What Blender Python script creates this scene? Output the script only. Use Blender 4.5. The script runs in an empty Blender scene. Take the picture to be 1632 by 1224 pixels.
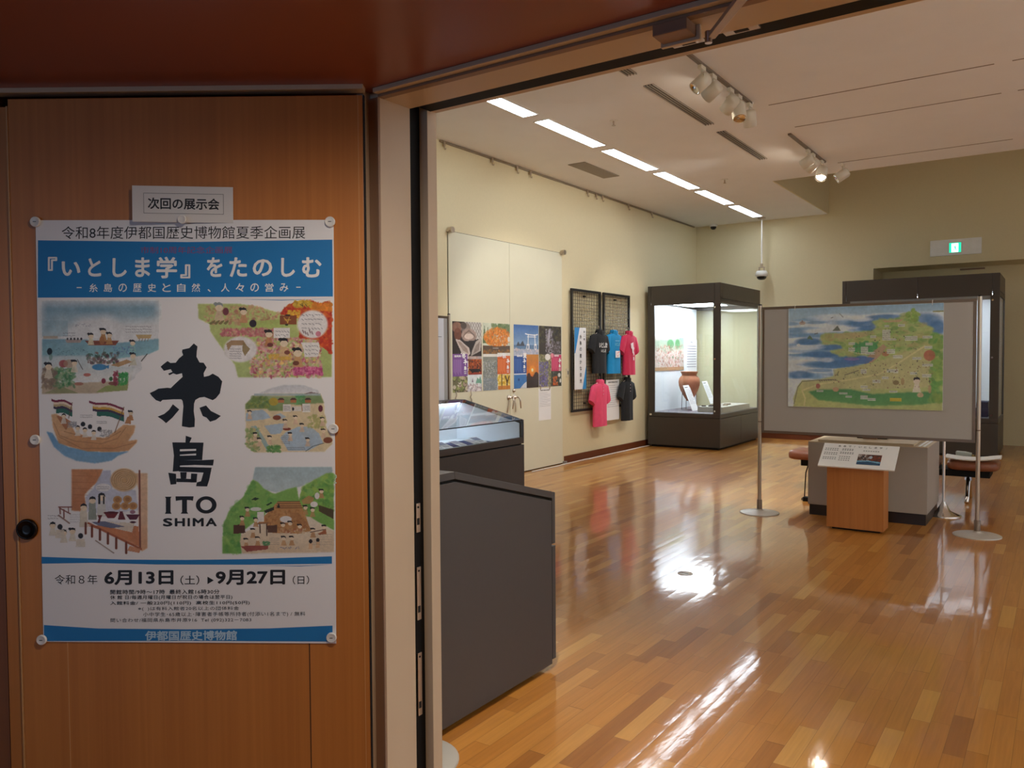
import bpy, math, random
import numpy as np
from mathutils import Vector, Matrix, Euler

random.seed(7)
SC = bpy.context.scene
COL = SC.collection

# ---------------------------------------------------------------- camera
def make_camera():
    f, pitch, roll, yaw = 1280.0, 0.0333740695, -0.00670678614, 0.603687444
    cy, sy = math.cos(yaw), math.sin(yaw)
    fw0 = Vector((-sy, cy, 0)); r0 = Vector((cy, sy, 0)); up0 = Vector((0, 0, 1))
    fw = math.cos(pitch) * fw0 - math.sin(pitch) * up0
    up = math.cos(pitch) * up0 + math.sin(pitch) * fw0
    r = math.cos(roll) * r0 + math.sin(roll) * up
    u = math.cos(roll) * up - math.sin(roll) * r0
    cd = bpy.data.cameras.new('camera'); co = bpy.data.objects.new('camera', cd); COL.objects.link(co)
    m = Matrix((r, u, -fw)).transposed().to_4x4()
    m.translation = Vector((0, 0, 1.5))
    co.matrix_world = m
    cd.sensor_fit = 'HORIZONTAL'; cd.sensor_width = 36.0; cd.lens = f / 1632.0 * 36.0
    cd.clip_start = 0.02; cd.clip_end = 60
    SC.camera = co
make_camera()

# ---------------------------------------------------------------- world, light, exposure
w = bpy.data.worlds.new('world'); SC.world = w; w.use_nodes = True
w.node_tree.nodes['Background'].inputs[0].default_value = (0.8, 0.9, 1.0, 1)
w.node_tree.nodes['Background'].inputs[1].default_value = 0.02
vs = SC.view_settings
SC.display_settings.display_device = 'sRGB'
vs.view_transform = 'Standard'; vs.look = 'None'; vs.exposure = 0.0; vs.gamma = 1.0
vs.use_curve_mapping = False

TUBE = 16.0           # ceiling tubes, emission strength
SPOT_W = 150.0        # track spotlights, watts
CASE_L = 25.0         # light panels inside the show cases
HALL_W = 38.0         # assumed hall downlight, out of view
COOL_FILL_W = 33.0         # assumed cool fill, unseen, far down the hall
FILL_STRIP_W = 8.0          # added fill strip under the ceiling
FILL_SPOT_W = 285.0        # added fill spots, bounced off the unseen right and front walls

def add_light(name, kind, loc, aim, energy, color, parent=None, **kw):
    ld = bpy.data.lights.new(name, kind); ld.energy = energy; ld.color = color
    for k, v in kw.items(): setattr(ld, k, v)
    o = bpy.data.objects.new(name, ld); COL.objects.link(o)
    d = (Vector(aim) - Vector(loc)).normalized()
    o.rotation_euler = d.to_track_quat('-Z', 'Y').to_euler()
    o.location = loc
    if parent:
        o.parent = parent; o.location = Vector(loc) - Vector(parent.location)
    return o

# small downlight assumed in the low hall ceiling, just above the frame; its bulb hangs a little below the lacquer
add_light('assumed_downlight', 'SPOT', (-.68, .76, 2.15), (-.68, .76, 0), HALL_W, (1.0, 0.86, 0.70), spot_size=math.radians(176), spot_blend=.5, shadow_soft_size=.035)
# unseen cool fill light assumed at the far end of the hall behind the viewer
add_light('assumed_cool_fill', 'AREA', (-.9, -5.6, 1.3), (-1.4, 1.0, 1.3), COOL_FILL_W, (0.34, 0.62, 1.0), shape='RECTANGLE', size=2.4, size_y=1.6)
# unseen fill strip added over the right half to brighten the map board
add_light('fill_strip', 'AREA', (1.0, 4.4, 3.92), (1.0, 4.4, 0), FILL_STRIP_W, (0.86, 0.94, 1.0), shape='RECTANGLE', size=.17, size_y=4.6)
# unseen fill spots added over the right half, bouncing off right and front walls
for y in (3.6, 6.4, 9.2):
    add_light('fill_spot', 'SPOT', (2.4, y, 3.85), (4.6, y, 1.7), FILL_SPOT_W, (0.82, 0.92, 1.0), spot_size=math.radians(120), spot_blend=.6, shadow_soft_size=.08)
add_light('fill_spot', 'SPOT', (2.2, 3.7, 3.85), (2.6, 1.66, 1.7), FILL_SPOT_W * 1.4, (0.82, 0.92, 1.0), spot_size=math.radians(120), spot_blend=.6, shadow_soft_size=.08)

# ---------------------------------------------------------------- colour and materials
def lin(c):
    c = np.asarray(c, float) / 255.0
    return np.where(c <= 0.04045, c / 12.92, ((c + 0.055) / 1.055) ** 2.4)
def rgba(c): return tuple(float(x) for x in lin(c)) + (1.0,)

MATS = {}
def base_mat(name):
    m = bpy.data.materials.new(name); m.use_nodes = True
    nt = m.node_tree; b = nt.nodes['Principled BSDF']
    return m, nt, b
def node(nt, t, **kw):
    n = nt.nodes.new(t)
    for k, v in kw.items():
        if k.startswith('in_'):
            n.inputs[int(k[3:]) if k[3:].isdigit() else k[3:]].default_value = v
        else: setattr(n, k, v)
    return n
def mth(nt, op, a, b=None, c=None):
    n = nt.nodes.new('ShaderNodeMath'); n.operation = op
    for i, x in enumerate((a, b, c)):
        if x is None: continue
        if isinstance(x, (int, float)): n.inputs[i].default_value = x
        else: nt.links.new(x, n.inputs[i])
    return n.outputs[0]
def mix_col(nt, fac, a, b, blend='MIX'):
    n = nt.nodes.new('ShaderNodeMix'); n.data_type = 'RGBA'; n.blend_type = blend
    if isinstance(fac, (int, float)): n.inputs[0].default_value = fac
    else: nt.links.new(fac, n.inputs[0])
    for i, x in ((6, a), (7, b)):
        if isinstance(x, tuple): n.inputs[i].default_value = x
        else: nt.links.new(x, n.inputs[i])
    return n.outputs[2]

def plain(name, c, rough=0.5, metal=0.0, vary=0.05, scale=12.0, bump=0.0, spec=0.5, stretch=(1, 1, 1), coat=0.0):
    """a painted / plain surface with a little procedural tone variation"""
    if name in MATS: return MATS[name]
    m, nt, b = base_mat(name)
    tc = node(nt, 'ShaderNodeTexCoord'); mp = node(nt, 'ShaderNodeMapping')
    mp.inputs['Scale'].default_value = stretch
    nt.links.new(tc.outputs['Object'], mp.inputs[0])
    nz = node(nt, 'ShaderNodeTexNoise'); nz.inputs['Scale'].default_value = scale; nz.inputs['Detail'].default_value = 4
    nt.links.new(mp.outputs[0], nz.inputs['Vector'])
    a = np.asarray(c, float)
    c0 = rgba(np.clip(a * (1 - vary), 0, 255)); c1 = rgba(np.clip(a * (1 + vary), 0, 255))
    nt.links.new(mix_col(nt, nz.outputs[0], c0, c1), b.inputs['Base Color'])
    b.inputs['Roughness'].default_value = rough; b.inputs['Metallic'].default_value = metal
    b.inputs['Specular IOR Level'].default_value = spec
    b.inputs['Coat Weight'].default_value = coat
    if bump > 0:
        bp = node(nt, 'ShaderNodeBump'); bp.inputs['Strength'].default_value = bump; bp.inputs['Distance'].default_value = 0.01
        nt.links.new(nz.outputs[0], bp.inputs['Height']); nt.links.new(bp.outputs[0], b.inputs['Normal'])
    MATS[name] = m
    return m
def emit(name, c, strength):
    if name in MATS: return MATS[name]
    m, nt, b = base_mat(name)
    b.inputs['Base Color'].default_value = rgba(c)
    b.inputs['Emission Color'].default_value = rgba(c)
    b.inputs['Emission Strength'].default_value = strength
    MATS[name] = m
    return m
def glass_mat(name='glass', tint=(250, 252, 251), refl=1.0):
    if name in MATS: return MATS[name]
    m = bpy.data.materials.new(name); m.use_nodes = True; nt = m.node_tree
    nt.nodes.clear()
    out = node(nt, 'ShaderNodeOutputMaterial'); tr = node(nt, 'ShaderNodeBsdfTransparent'); gl = node(nt, 'ShaderNodeBsdfGlossy')
    tr.inputs[0].default_value = rgba(tint); gl.inputs['Roughness'].default_value = 0.01
    fr = node(nt, 'ShaderNodeFresnel'); ge = node(nt, 'ShaderNodeNewGeometry')
    # thin pane: the same mirror share from either side of each face
    nt.links.new(mth(nt, 'SUBTRACT', 1.5, mth(nt, 'MULTIPLY', ge.outputs['Backfacing'], 1.5 - 1 / 1.5)), fr.inputs[0])
    mx = node(nt, 'ShaderNodeMixShader')
    nt.links.new(mth(nt, 'MULTIPLY', fr.outputs[0], refl), mx.inputs[0])
    nt.links.new(tr.outputs[0], mx.inputs[1]); nt.links.new(gl.outputs[0], mx.inputs[2]); nt.links.new(mx.outputs[0], out.inputs[0])
    MATS[name] = m
    return m
def wood_mat(name, c0, c1, rough=0.35, grain=(60, 60, 1.2), coat=0.0, spec=0.5):
    if name in MATS: return MATS[name]
    m, nt, b = base_mat(name)
    tc = node(nt, 'ShaderNodeTexCoord'); mp = node(nt, 'ShaderNodeMapping'); mp.inputs['Scale'].default_value = grain
    nt.links.new(tc.outputs['Object'], mp.inputs[0])
    n1 = node(nt, 'ShaderNodeTexNoise'); n1.inputs['Scale'].default_value = 1.0; n1.inputs['Detail'].default_value = 6; n1.inputs['Distortion'].default_value = 0.4
    nt.links.new(mp.outputs[0], n1.inputs['Vector'])
    mp2 = node(nt, 'ShaderNodeMapping'); mp2.inputs['Scale'].default_value = tuple(g * 0.12 for g in grain)
    nt.links.new(tc.outputs['Object'], mp2.inputs[0])
    n2 = node(nt, 'ShaderNodeTexNoise'); n2.inputs['Scale'].default_value = 1.0; n2.inputs['Detail'].default_value = 2
    nt.links.new(mp2.outputs[0], n2.inputs['Vector'])
    f = mth(nt, 'ADD', mth(nt, 'MULTIPLY', n1.outputs[0], 0.55), mth(nt, 'MULTIPLY', n2.outputs[0], 0.5))
    r = node(nt, 'ShaderNodeValToRGB'); r.color_ramp.elements[0].position = 0.3; r.color_ramp.elements[1].position = 0.75
    r.color_ramp.elements[0].color = rgba(c0); r.color_ramp.elements[1].color = rgba(c1)
    nt.links.new(f, r.inputs[0]); nt.links.new(r.outputs[0], b.inputs['Base Color'])
    b.inputs['Roughness'].default_value = rough; b.inputs['Coat Weight'].default_value = coat; b.inputs['Specular IOR Level'].default_value = spec
    MATS[name] = m
    return m
def floor_mat():
    m, nt, b = base_mat('oak_floor')
    ge = node(nt, 'ShaderNodeNewGeometry'); sp = node(nt, 'ShaderNodeSeparateXYZ')
    nt.links.new(ge.outputs['Position'], sp.inputs[0])
    X, Y = sp.outputs[0], sp.outputs[1]
    W_, L_ = 0.0725, 0.56
    xr = mth(nt, 'DIVIDE', X, W_); row = mth(nt, 'FLOOR', xr); fx = mth(nt, 'FRACT', xr)
    wn = node(nt, 'ShaderNodeTexWhiteNoise', noise_dimensions='1D'); nt.links.new(row, wn.inputs['W'])
    yo = mth(nt, 'ADD', mth(nt, 'DIVIDE', Y, L_), mth(nt, 'MULTIPLY', wn.outputs[0], 7.3))
    # uneven plank lengths: warp the running coordinate a little
    yo = mth(nt, 'ADD', yo, mth(nt, 'MULTIPLY', mth(nt, 'SINE', mth(nt, 'ADD', mth(nt, 'MULTIPLY', yo, 2.1), mth(nt, 'MULTIPLY', row, 1.7))), 0.3))
    colm = mth(nt, 'FLOOR', yo); fy = mth(nt, 'FRACT', yo)
    cb = node(nt, 'ShaderNodeCombineXYZ'); nt.links.new(row, cb.inputs[0]); nt.links.new(colm, cb.inputs[1])
    pid = node(nt, 'ShaderNodeTexWhiteNoise', noise_dimensions='2D'); nt.links.new(cb.outputs[0], pid.inputs['Vector'])
    ramp = node(nt, 'ShaderNodeValToRGB'); cr = ramp.color_ramp
    cr.elements[0].position = 0.0; cr.elements[0].color = rgba(FLOOR_C[0])
    cr.elements[1].position = 1.0; cr.elements[1].color = rgba(FLOOR_C[3])
    e = cr.elements.new(0.16); e.color = rgba(FLOOR_C[1])
    e = cr.elements.new(0.84); e.color = rgba(FLOOR_C[2])
    nt.links.new(pid.outputs[0], ramp.inputs[0])
    # grain along Y
    mp = node(nt, 'ShaderNodeMapping'); mp.inputs['Scale'].default_value = (70, 3.0, 1)
    ad = node(nt, 'ShaderNodeVectorMath', operation='ADD'); sc2 = node(nt, 'ShaderNodeVectorMath', operation='SCALE')
    sc2.inputs['Scale'].default_value = 9.0
    nt.links.new(pid.outputs[1], sc2.inputs[0]); nt.links.new(ge.outputs['Position'], ad.inputs[0]); nt.links.new(sc2.outputs[0], ad.inputs[1])
    nt.links.new(ad.outputs[0], mp.inputs[0])
    gr = node(nt, 'ShaderNodeTexNoise'); gr.inputs['Scale'].default_value = 1.0; gr.inputs['Detail'].default_value = 5; gr.inputs['Distortion'].default_value = 0.6
    nt.links.new(mp.outputs[0], gr.inputs['Vector'])
    g2 = node(nt, 'ShaderNodeMapRange'); g2.inputs[1].default_value = 0.3; g2.inputs[2].default_value = 0.75; g2.inputs[3].default_value = 0.88; g2.inputs[4].default_value = 1.07
    nt.links.new(gr.outputs[0], g2.inputs[0])
    gc = node(nt, 'ShaderNodeCombineColor')
    for i in range(3): nt.links.new(g2.outputs[0], gc.inputs[i])
    col = mix_col(nt, 1.0, ramp.outputs[0], gc.outputs[0], 'MULTIPLY')
    # seams
    ex = mth(nt, 'MINIMUM', fx, mth(nt, 'SUBTRACT', 1.0, fx)); ey = mth(nt, 'MINIMUM', fy, mth(nt, 'SUBTRACT', 1.0, fy))
    sx = mth(nt, 'LESS_THAN', ex, 0.012); sy_ = mth(nt, 'LESS_THAN', ey, 0.0018)
    seam = mth(nt, 'MAXIMUM', sx, sy_)
    col = mix_col(nt, mth(nt, 'MULTIPLY', seam, 0.45), col, rgba((70, 42, 20)))
    nt.links.new(col, b.inputs['Base Color'])
    b.inputs['Roughness'].default_value = 0.45; b.inputs['Specular IOR Level'].default_value = 0.15
    b.inputs['Coat Weight'].default_value = 0.75; b.inputs['Coat Roughness'].default_value = 0.07; b.inputs['Coat IOR'].default_value = 1.5
    # lacquer: every plank tilts by a hair, and the film ripples along the plank
    nz = node(nt, 'ShaderNodeTexNoise'); nz.inputs['Scale'].default_value = 1.0; nz.inputs['Detail'].default_value = 2
    mp3 = node(nt, 'ShaderNodeMapping'); mp3.inputs['Scale'].default_value = (26, 11, 1); nt.links.new(ge.outputs['Position'], mp3.inputs[0]); nt.links.new(mp3.outputs[0], nz.inputs['Vector'])
    nz2 = node(nt, 'ShaderNodeTexNoise'); nz2.inputs['Scale'].default_value = 1.0; nz2.inputs['Detail'].default_value = 3
    mp4 = node(nt, 'ShaderNodeMapping'); mp4.inputs['Scale'].default_value = (150, 80, 1); nt.links.new(ge.outputs['Position'], mp4.inputs[0]); nt.links.new(mp4.outputs[0], nz2.inputs['Vector'])
    rnd = node(nt, 'ShaderNodeSeparateXYZ'); nt.links.new(pid.outputs[1], rnd.inputs[0])
    tilt = mth(nt, 'ADD', mth(nt, 'MULTIPLY', mth(nt, 'SUBTRACT', rnd.outputs[0], 0.5), mth(nt, 'MULTIPLY', fx, W_ * 0.012)),
               mth(nt, 'MULTIPLY', mth(nt, 'SUBTRACT', rnd.outputs[1], 0.5), mth(nt, 'MULTIPLY', fy, L_ * 0.006)))
    cup = mth(nt, 'MULTIPLY', mth(nt, 'POWER', mth(nt, 'SUBTRACT', fx, 0.5), 2), -0.0006)
    h = mth(nt, 'ADD', mth(nt, 'ADD', tilt, cup), mth(nt, 'ADD', mth(nt, 'MULTIPLY', nz.outputs[0], 0.00034), mth(nt, 'MULTIPLY', nz2.outputs[0], 0.000045)))
    bp = node(nt, 'ShaderNodeBump'); bp.inputs['Strength'].default_value = 1.0; bp.inputs['Distance'].default_value = 1.0
    nt.links.new(h, bp.inputs['Height'])
    nt.links.new(bp.outputs[0], b.inputs['Coat Normal']); nt.links.new(bp.outputs[0], b.inputs['Normal'])
    return m
FLOOR_C = [(158, 100, 42), (184, 121, 52), (194, 132, 60), (208, 154, 80)]

def print_mat(name, rough=0.55, spec=0.4):
    """paper or board carrying printed inks held in a colour attribute"""
    if name in MATS: return MATS[name]
    m, nt, b = base_mat(name)
    at = node(nt, 'ShaderNodeVertexColor'); at.layer_name = 'ink'
    nz = node(nt, 'ShaderNodeTexNoise'); nz.inputs['Scale'].default_value = 900.0
    tc = node(nt, 'ShaderNodeTexCoord'); nt.links.new(tc.outputs['Object'], nz.inputs['Vector'])
    nt.links.new(mix_col(nt, mth(nt, 'MULTIPLY', nz.outputs[0], 0.04), at.outputs[0], (0.6, 0.6, 0.6, 1)), b.inputs['Base Color'])
    b.inputs['Roughness'].default_value = rough; b.inputs['Specular IOR Level'].default_value = spec
    MATS[name] = m
    return m

# ---------------------------------------------------------------- mesh building
def tag(o, label, cat, group=None):
    o['label'] = label; o['category'] = cat
    if group: o['group'] = group
    return o
def struct(o): o['kind'] = 'structure'; return o
ORIG = {}
def thing(name, loc, label=None, cat=None, group=None, rot=None):
    o = bpy.data.objects.new(name, None); COL.objects.link(o)
    o.empty_display_size = 0.05
    o.location = loc
    if rot is not None: o.rotation_euler = rot
    if label: tag(o, label, cat, group)
    ORIG[o.name] = Vector(loc)
    return o

class MB:
    """collects shapes and links them as ONE mesh object"""
    def __init__(s): s.v = []; s.f = []; s.smooth = []; s.mi = []; s.cur = 0
    def add(s, vs, fs, smooth=False):
        b = len(s.v); s.v += [tuple(v) for v in vs]
        for f in fs: s.f.append(tuple(b + i for i in f)); s.smooth.append(smooth); s.mi.append(s.cur)
        return s
    def box(s, x0, x1, y0, y1, z0, z1):
        if x0 > x1: x0, x1 = x1, x0
        if y0 > y1: y0, y1 = y1, y0
        if z0 > z1: z0, z1 = z1, z0
        vs = [(x, y, z) for z in (z0, z1) for y in (y0, y1) for x in (x0, x1)]
        return s.add(vs, [(0, 2, 3, 1), (4, 5, 7, 6), (0, 1, 5, 4), (2, 6, 7, 3), (0, 4, 6, 2), (1, 3, 7, 5)])
    def prism(s, pts, h0, h1, axis='z', fn=None):
        """polygon pts extruded between h0 and h1 along axis (or mapped by fn(a, b, h))"""
        if fn is None:
            fn = {'z': lambda a, b, h: (a, b, h), 'y': lambda a, b, h: (a, h, b), 'x': lambda a, b, h: (h, a, b)}[axis]
        n = len(pts)
        vs = [fn(a, b, h0) for a, b in pts] + [fn(a, b, h1) for a, b in pts]
        return s.add(vs, [tuple(range(n - 1, -1, -1)), tuple(range(n, 2 * n))] + [(i, (i + 1) % n, n + (i + 1) % n, n + i) for i in range(n)])
    def lathe(s, prof, c=(0, 0, 0), n=24, axis=(0, 0, 1), smooth=True, caps=True):
        q = Vector((0, 0, 1)).rotation_difference(Vector(axis).normalized())
        vs = []
        for r, z in prof:
            for i in range(n):
                a = 2 * math.pi * i / n
                vs.append(Vector(c) + q @ Vector((r * math.cos(a), r * math.sin(a), z)))
        fs = []
        for j in range(len(prof) - 1):
            for i in range(n):
                fs.append((j * n + i, j * n + (i + 1) % n, (j + 1) * n + (i + 1) % n, (j + 1) * n + i))
        s.add(vs, fs, smooth)
        if caps:
            s.add(vs[:n], [tuple(range(n - 1, -1, -1))]); s.add(vs[-n:], [tuple(range(n))])
        return s
    def cyl(s, p0, p1, r, n=16, r1=None):
        p0 = Vector(p0); p1 = Vector(p1); d = p1 - p0
        return s.lathe([(r, 0), (r if r1 is None else r1, d.length)], p0, n, d)
    def tube(s, pts, r, n=8, closed=False):
        pts = [Vector(p) for p in pts]; rs = r if isinstance(r, (list, tuple)) else [r] * len(pts)
        vs = []; prev = None
        for i, p in enumerate(pts):
            t = (pts[min(i + 1, len(pts) - 1)] - pts[max(i - 1, 0)]).normalized()
            if prev is None:
                prev = t.orthogonal().normalized()
            else:
                prev = (prev - t * prev.dot(t)); prev = prev.normalized() if prev.length > 1e-6 else t.orthogonal().normalized()
            b = t.cross(prev)
            for k in range(n):
                a = 2 * math.pi * k / n
                vs.append(p + (prev * math.cos(a) + b * math.sin(a)) * rs[i])
        fs = [(j * n + k, j * n + (k + 1) % n, (j + 1) * n + (k + 1) % n, (j + 1) * n + k) for j in range(len(pts) - 1) for k in range(n)]
        fs += [tuple(range(n - 1, -1, -1)), tuple(range((len(pts) - 1) * n, len(pts) * n))]
        return s.add(vs, fs, True)
    def rings(s, rs, smooth=True, caps=True):
        """loft through closed rings of equal length"""
        n = len(rs[0]); vs = [p for r in rs for p in r]
        fs = [(j * n + k, j * n + (k + 1) % n, (j + 1) * n + (k + 1) % n, (j + 1) * n + k) for j in range(len(rs) - 1) for k in range(n)]
        s.add(vs, fs, smooth)
        if caps: s.add(rs[0], [tuple(range(n - 1, -1, -1))], smooth); s.add(rs[-1], [tuple(range(n))], smooth)
        return s
    def build(s, name, mat, parent=None, local=False, bevel=0.0, seg=2, origin=None, weld=False):
        me = bpy.data.meshes.new(name)
        off = Vector((0, 0, 0))
        if not local:
            if parent is not None: off = ORIG[parent.name]
            elif origin is not None: off = Vector(origin)
        me.from_pydata([(v[0] - off[0], v[1] - off[1], v[2] - off[2]) for v in s.v], [], s.f)
        mats = mat if isinstance(mat, (list, tuple)) else [mat]
        for m_ in mats: me.materials.append(m_)
        me.polygons.foreach_set('use_smooth', s.smooth); me.polygons.foreach_set('material_index', s.mi)
        me.validate(); me.update()
        o = bpy.data.objects.new(name, me); COL.objects.link(o)
        if parent is not None: o.parent = parent; ORIG[o.name] = off.copy()
        else: o.location = off; ORIG[o.name] = off.copy()
        if bevel > 0:
            bv = o.modifiers.new('bevel', 'BEVEL'); bv.width = bevel; bv.segments = seg; bv.limit_method = 'ANGLE'; bv.angle_limit = math.radians(40)
            bv.harden_normals = False
        return o
def boxo(name, mat, b, parent=None, bevel=0.0, origin=None):
    return MB().box(*b).build(name, mat, parent, bevel=bevel, origin=origin)

# ---------------------------------------------------------------- printed matter: inks laid on paper as coloured faces
def vnoise(w, h, cell, seed):
    """smooth value noise on a w x h grid, 0..1"""
    r = np.random.RandomState(seed); out = np.zeros((h, w)); amp = 1.0; tot = 0
    for o in range(3):
        c = max(2.0, cell / 2 ** o); gw, gh = int(w / c) + 3, int(h / c) + 3
        g = r.rand(gh, gw)
        x = np.arange(w) / c; y = np.arange(h) / c
        xi = x.astype(int); yi = y.astype(int); fx = x - xi; fy = y - yi
        fx = fx * fx * (3 - 2 * fx); fy = fy * fy * (3 - 2 * fy)
        a = g[yi][:, xi]; b = g[yi][:, xi + 1]; cc = g[yi + 1][:, xi]; d = g[yi + 1][:, xi + 1]
        out += amp * ((a * (1 - fx) + b * fx) * (1 - fy)[:, None] + (cc * (1 - fx) + d * fx) * fy[:, None]); tot += amp; amp *= 0.5
    return out / tot

class Canvas:
    """a small hand-painted picture; coordinates run over W x H, painted on w x h cells"""
    def __init__(s, w, h, W, H, bg=(255, 255, 255), seed=1):
        s.w, s.h, s.W, s.H = w, h, W, H
        s.X, s.Y = np.meshgrid((np.arange(w) + .5) * W / w, (np.arange(h) + .5) * H / h)
        s.im = np.zeros((h, w, 3)); s.im[:] = bg; s.seed = seed; s.px = W / w
    def soften(s, m, r):
        """blur a mask by r cells so a wash ends in a wet edge"""
        r = int(r)
        if r < 1: return m
        k = 2 * r + 1
        for ax in (0, 1):
            p = np.pad(m, [(r + 1, r) if a == ax else (0, 0) for a in (0, 1)], mode='edge'); c = np.cumsum(p, ax)
            m = (np.take(c, range(k, c.shape[ax]), ax) - np.take(c, range(0, c.shape[ax] - k), ax)) / k
        return m
    def grain(s, amt=.06):
        """pigment granulation over the painted parts"""
        n = .5 * vnoise(s.w, s.h, 3, s.seed + 901) + .5 * vnoise(s.w, s.h, 11, s.seed + 907)
        k = np.where(s.im.min(2) > 250, 0, 1.0); s.im = np.clip(s.im * (1 + (n - .5) * 2 * amt * k * 1.6)[..., None], 0, 255)
    def _n(s, cell=14):
        s.seed += 1; return vnoise(s.w, s.h, cell, s.seed)
    def blend(s, m, col, a, wc, cell=14):
        al = m * a
        if wc: al = al * np.clip(1 - wc + wc * 2 * s._n(cell), 0, 1)
        al = np.clip(al, 0, 1)[..., None]
        s.im = s.im * (1 - al) + np.asarray(col, float) * al
    def mask_poly(s, pts):
        m = np.zeros(s.X.shape, bool); n = len(pts)
        for i in range(n):
            x0, y0 = pts[i]; x1, y1 = pts[(i + 1) % n]
            if y0 == y1: continue
            c = ((y0 > s.Y) != (y1 > s.Y)) & (s.X < (x1 - x0) * (s.Y - y0) / (y1 - y0) + x0)
            m ^= c
        return m
    def po(s, pts, col, a=1.0, wc=0.0, cell=14):
        s.blend(s.mask_poly(pts).astype(float), col, a, wc, cell)
    def re(s, x0, y0, x1, y1, col, a=1.0, wc=0.0, cell=14):
        s.blend(((s.X >= x0) & (s.X <= x1) & (s.Y >= y0) & (s.Y <= y1)).astype(float), col, a, wc, cell)
    def el(s, cx, cy, rx, ry, col, a=1.0, wc=0.0, soft=0.15):
        rx = max(rx, s.px * .6); ry = max(ry, s.px * .6)
        d = np.sqrt(((s.X - cx) / rx) ** 2 + ((s.Y - cy) / ry) ** 2)
        s.blend(np.clip((1 - d) / soft + .5, 0, 1) * (d < 1.2), col, a, wc)
    def ln(s, pts, w, col, a=1.0):
        w = max(w, s.px * .9); m = np.zeros(s.X.shape)
        for (x0, y0), (x1, y1) in zip(pts[:-1], pts[1:]):
            dx, dy = x1 - x0, y1 - y0; L = dx * dx + dy * dy + 1e-9
            t = np.clip(((s.X - x0) * dx + (s.Y - y0) * dy) / L, 0, 1)
            d = np.hypot(s.X - x0 - t * dx, s.Y - y0 - t * dy)
            m = np.maximum(m, np.clip((w / 2 - d) / s.px + .5, 0, 1))
        s.blend(m, col, a, 0)
    def dabs(s, n, x0, y0, x1, y1, r, cols, a=0.7, inside=None, flat=1.0):
        """many small brush touches of uneven shape"""
        rn = np.random.RandomState(s.seed); s.seed += 1
        for i in range(int(n * 1.9)):
            x, y = rn.uniform(x0, x1), rn.uniform(y0, y1)
            if inside is not None:
                yi, xi = int(np.clip(y / s.H * s.h, 0, s.h - 1)), int(np.clip(x / s.W * s.w, 0, s.w - 1))
                if not inside[yi, xi]: continue
            rr = r * rn.uniform(.25, .85); th = rn.uniform(0, math.pi); asp = rn.uniform(.35, 1.0)
            i0, i1 = max(0, int((x - rr * 1.3) / s.W * s.w)), min(s.w, int((x + rr * 1.3) / s.W * s.w) + 2)
            j0, j1 = max(0, int((y - rr * 1.3) / s.H * s.h)), min(s.h, int((y + rr * 1.3) / s.H * s.h) + 2)
            if i1 <= i0 or j1 <= j0: continue
            X, Y = s.X[j0:j1, i0:i1] - x, (s.Y[j0:j1, i0:i1] - y) / flat
            u = X * math.cos(th) + Y * math.sin(th); v = (-X * math.sin(th) + Y * math.cos(th)) / asp
            d = np.sqrt(u * u + v * v) / max(rr, s.px * .6)
            col = np.asarray(cols[rn.randint(len(cols))], float) * rn.uniform(.9, 1.08)
            al = (np.clip((1 - d) / .35 + .4, 0, 1) * (d < 1.15) * a * rn.uniform(.6, 1.1)).clip(0, 1)[..., None]
            s.im[j0:j1, i0:i1] = s.im[j0:j1, i0:i1] * (1 - al) + np.clip(col, 0, 255) * al
    def wash(s, pts, c0, c1, a=1.0, cell=24, vertical=True, wc=0.3, soft=1):
        """watercolour wash running from c0 at the top to c1 at the bottom"""
        m = s.mask_poly(pts); ys = [p[1] for p in pts]; ms = s.soften(m.astype(float), soft)
        t = np.clip((s.Y - min(ys)) / (max(ys) - min(ys)), 0, 1) + (s._n(cell) - .5) * .7
        t = np.clip(t, 0, 1)[..., None]
        c = np.asarray(c0, float) * (1 - t) + np.asarray(c1, float) * t
        al = (ms * a * np.clip(1 - wc + wc * 2 * s._n(cell), 0, 1))[..., None]
        s.im = s.im * (1 - al) + c * al
        return m
    def head(s, x, y, r, robe=None, hair=(35, 30, 32), skin=(240, 222, 195), bun=True, rw=1.3, rh=2.4):
        if robe is not None: s.po([(x - r * .6, y + r * .8), (x + r * .6, y + r * .8), (x + r * rw, y + r * (1 + rh)), (x - r * rw, y + r * (1 + rh))], robe, .9, .3)
        s.el(x, y, r, r * 1.05, skin); s.po([(x - r * 1.05, y), (x - r * .8, y - r * .9), (x, y - r * 1.25), (x + r * .8, y - r * .9), (x + r * 1.05, y), (x + r * .5, y - r * .45), (x - r * .5, y - r * .45)], hair)
        if bun: s.el(x - r * .9, y - r * .8, r * .5, r * .4, hair)
    def scrawl(s, x0, y0, x1, y1, rows, col=(90, 90, 105), a=.55):
        rn = np.random.RandomState(s.seed); s.seed += 1
        dy = (y1 - y0) / rows
        for k in range(rows):
            x = x0; y = y0 + dy * (k + .5)
            while x < x1:
                l = dy * rn.uniform(.3, .6)
                s.ln([(x, y - dy * .18), (min(x + l, x1), y + dy * rn.uniform(-.2, .25))], dy * .16, col, a); x += l + dy * rn.uniform(.2, .45)

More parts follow.
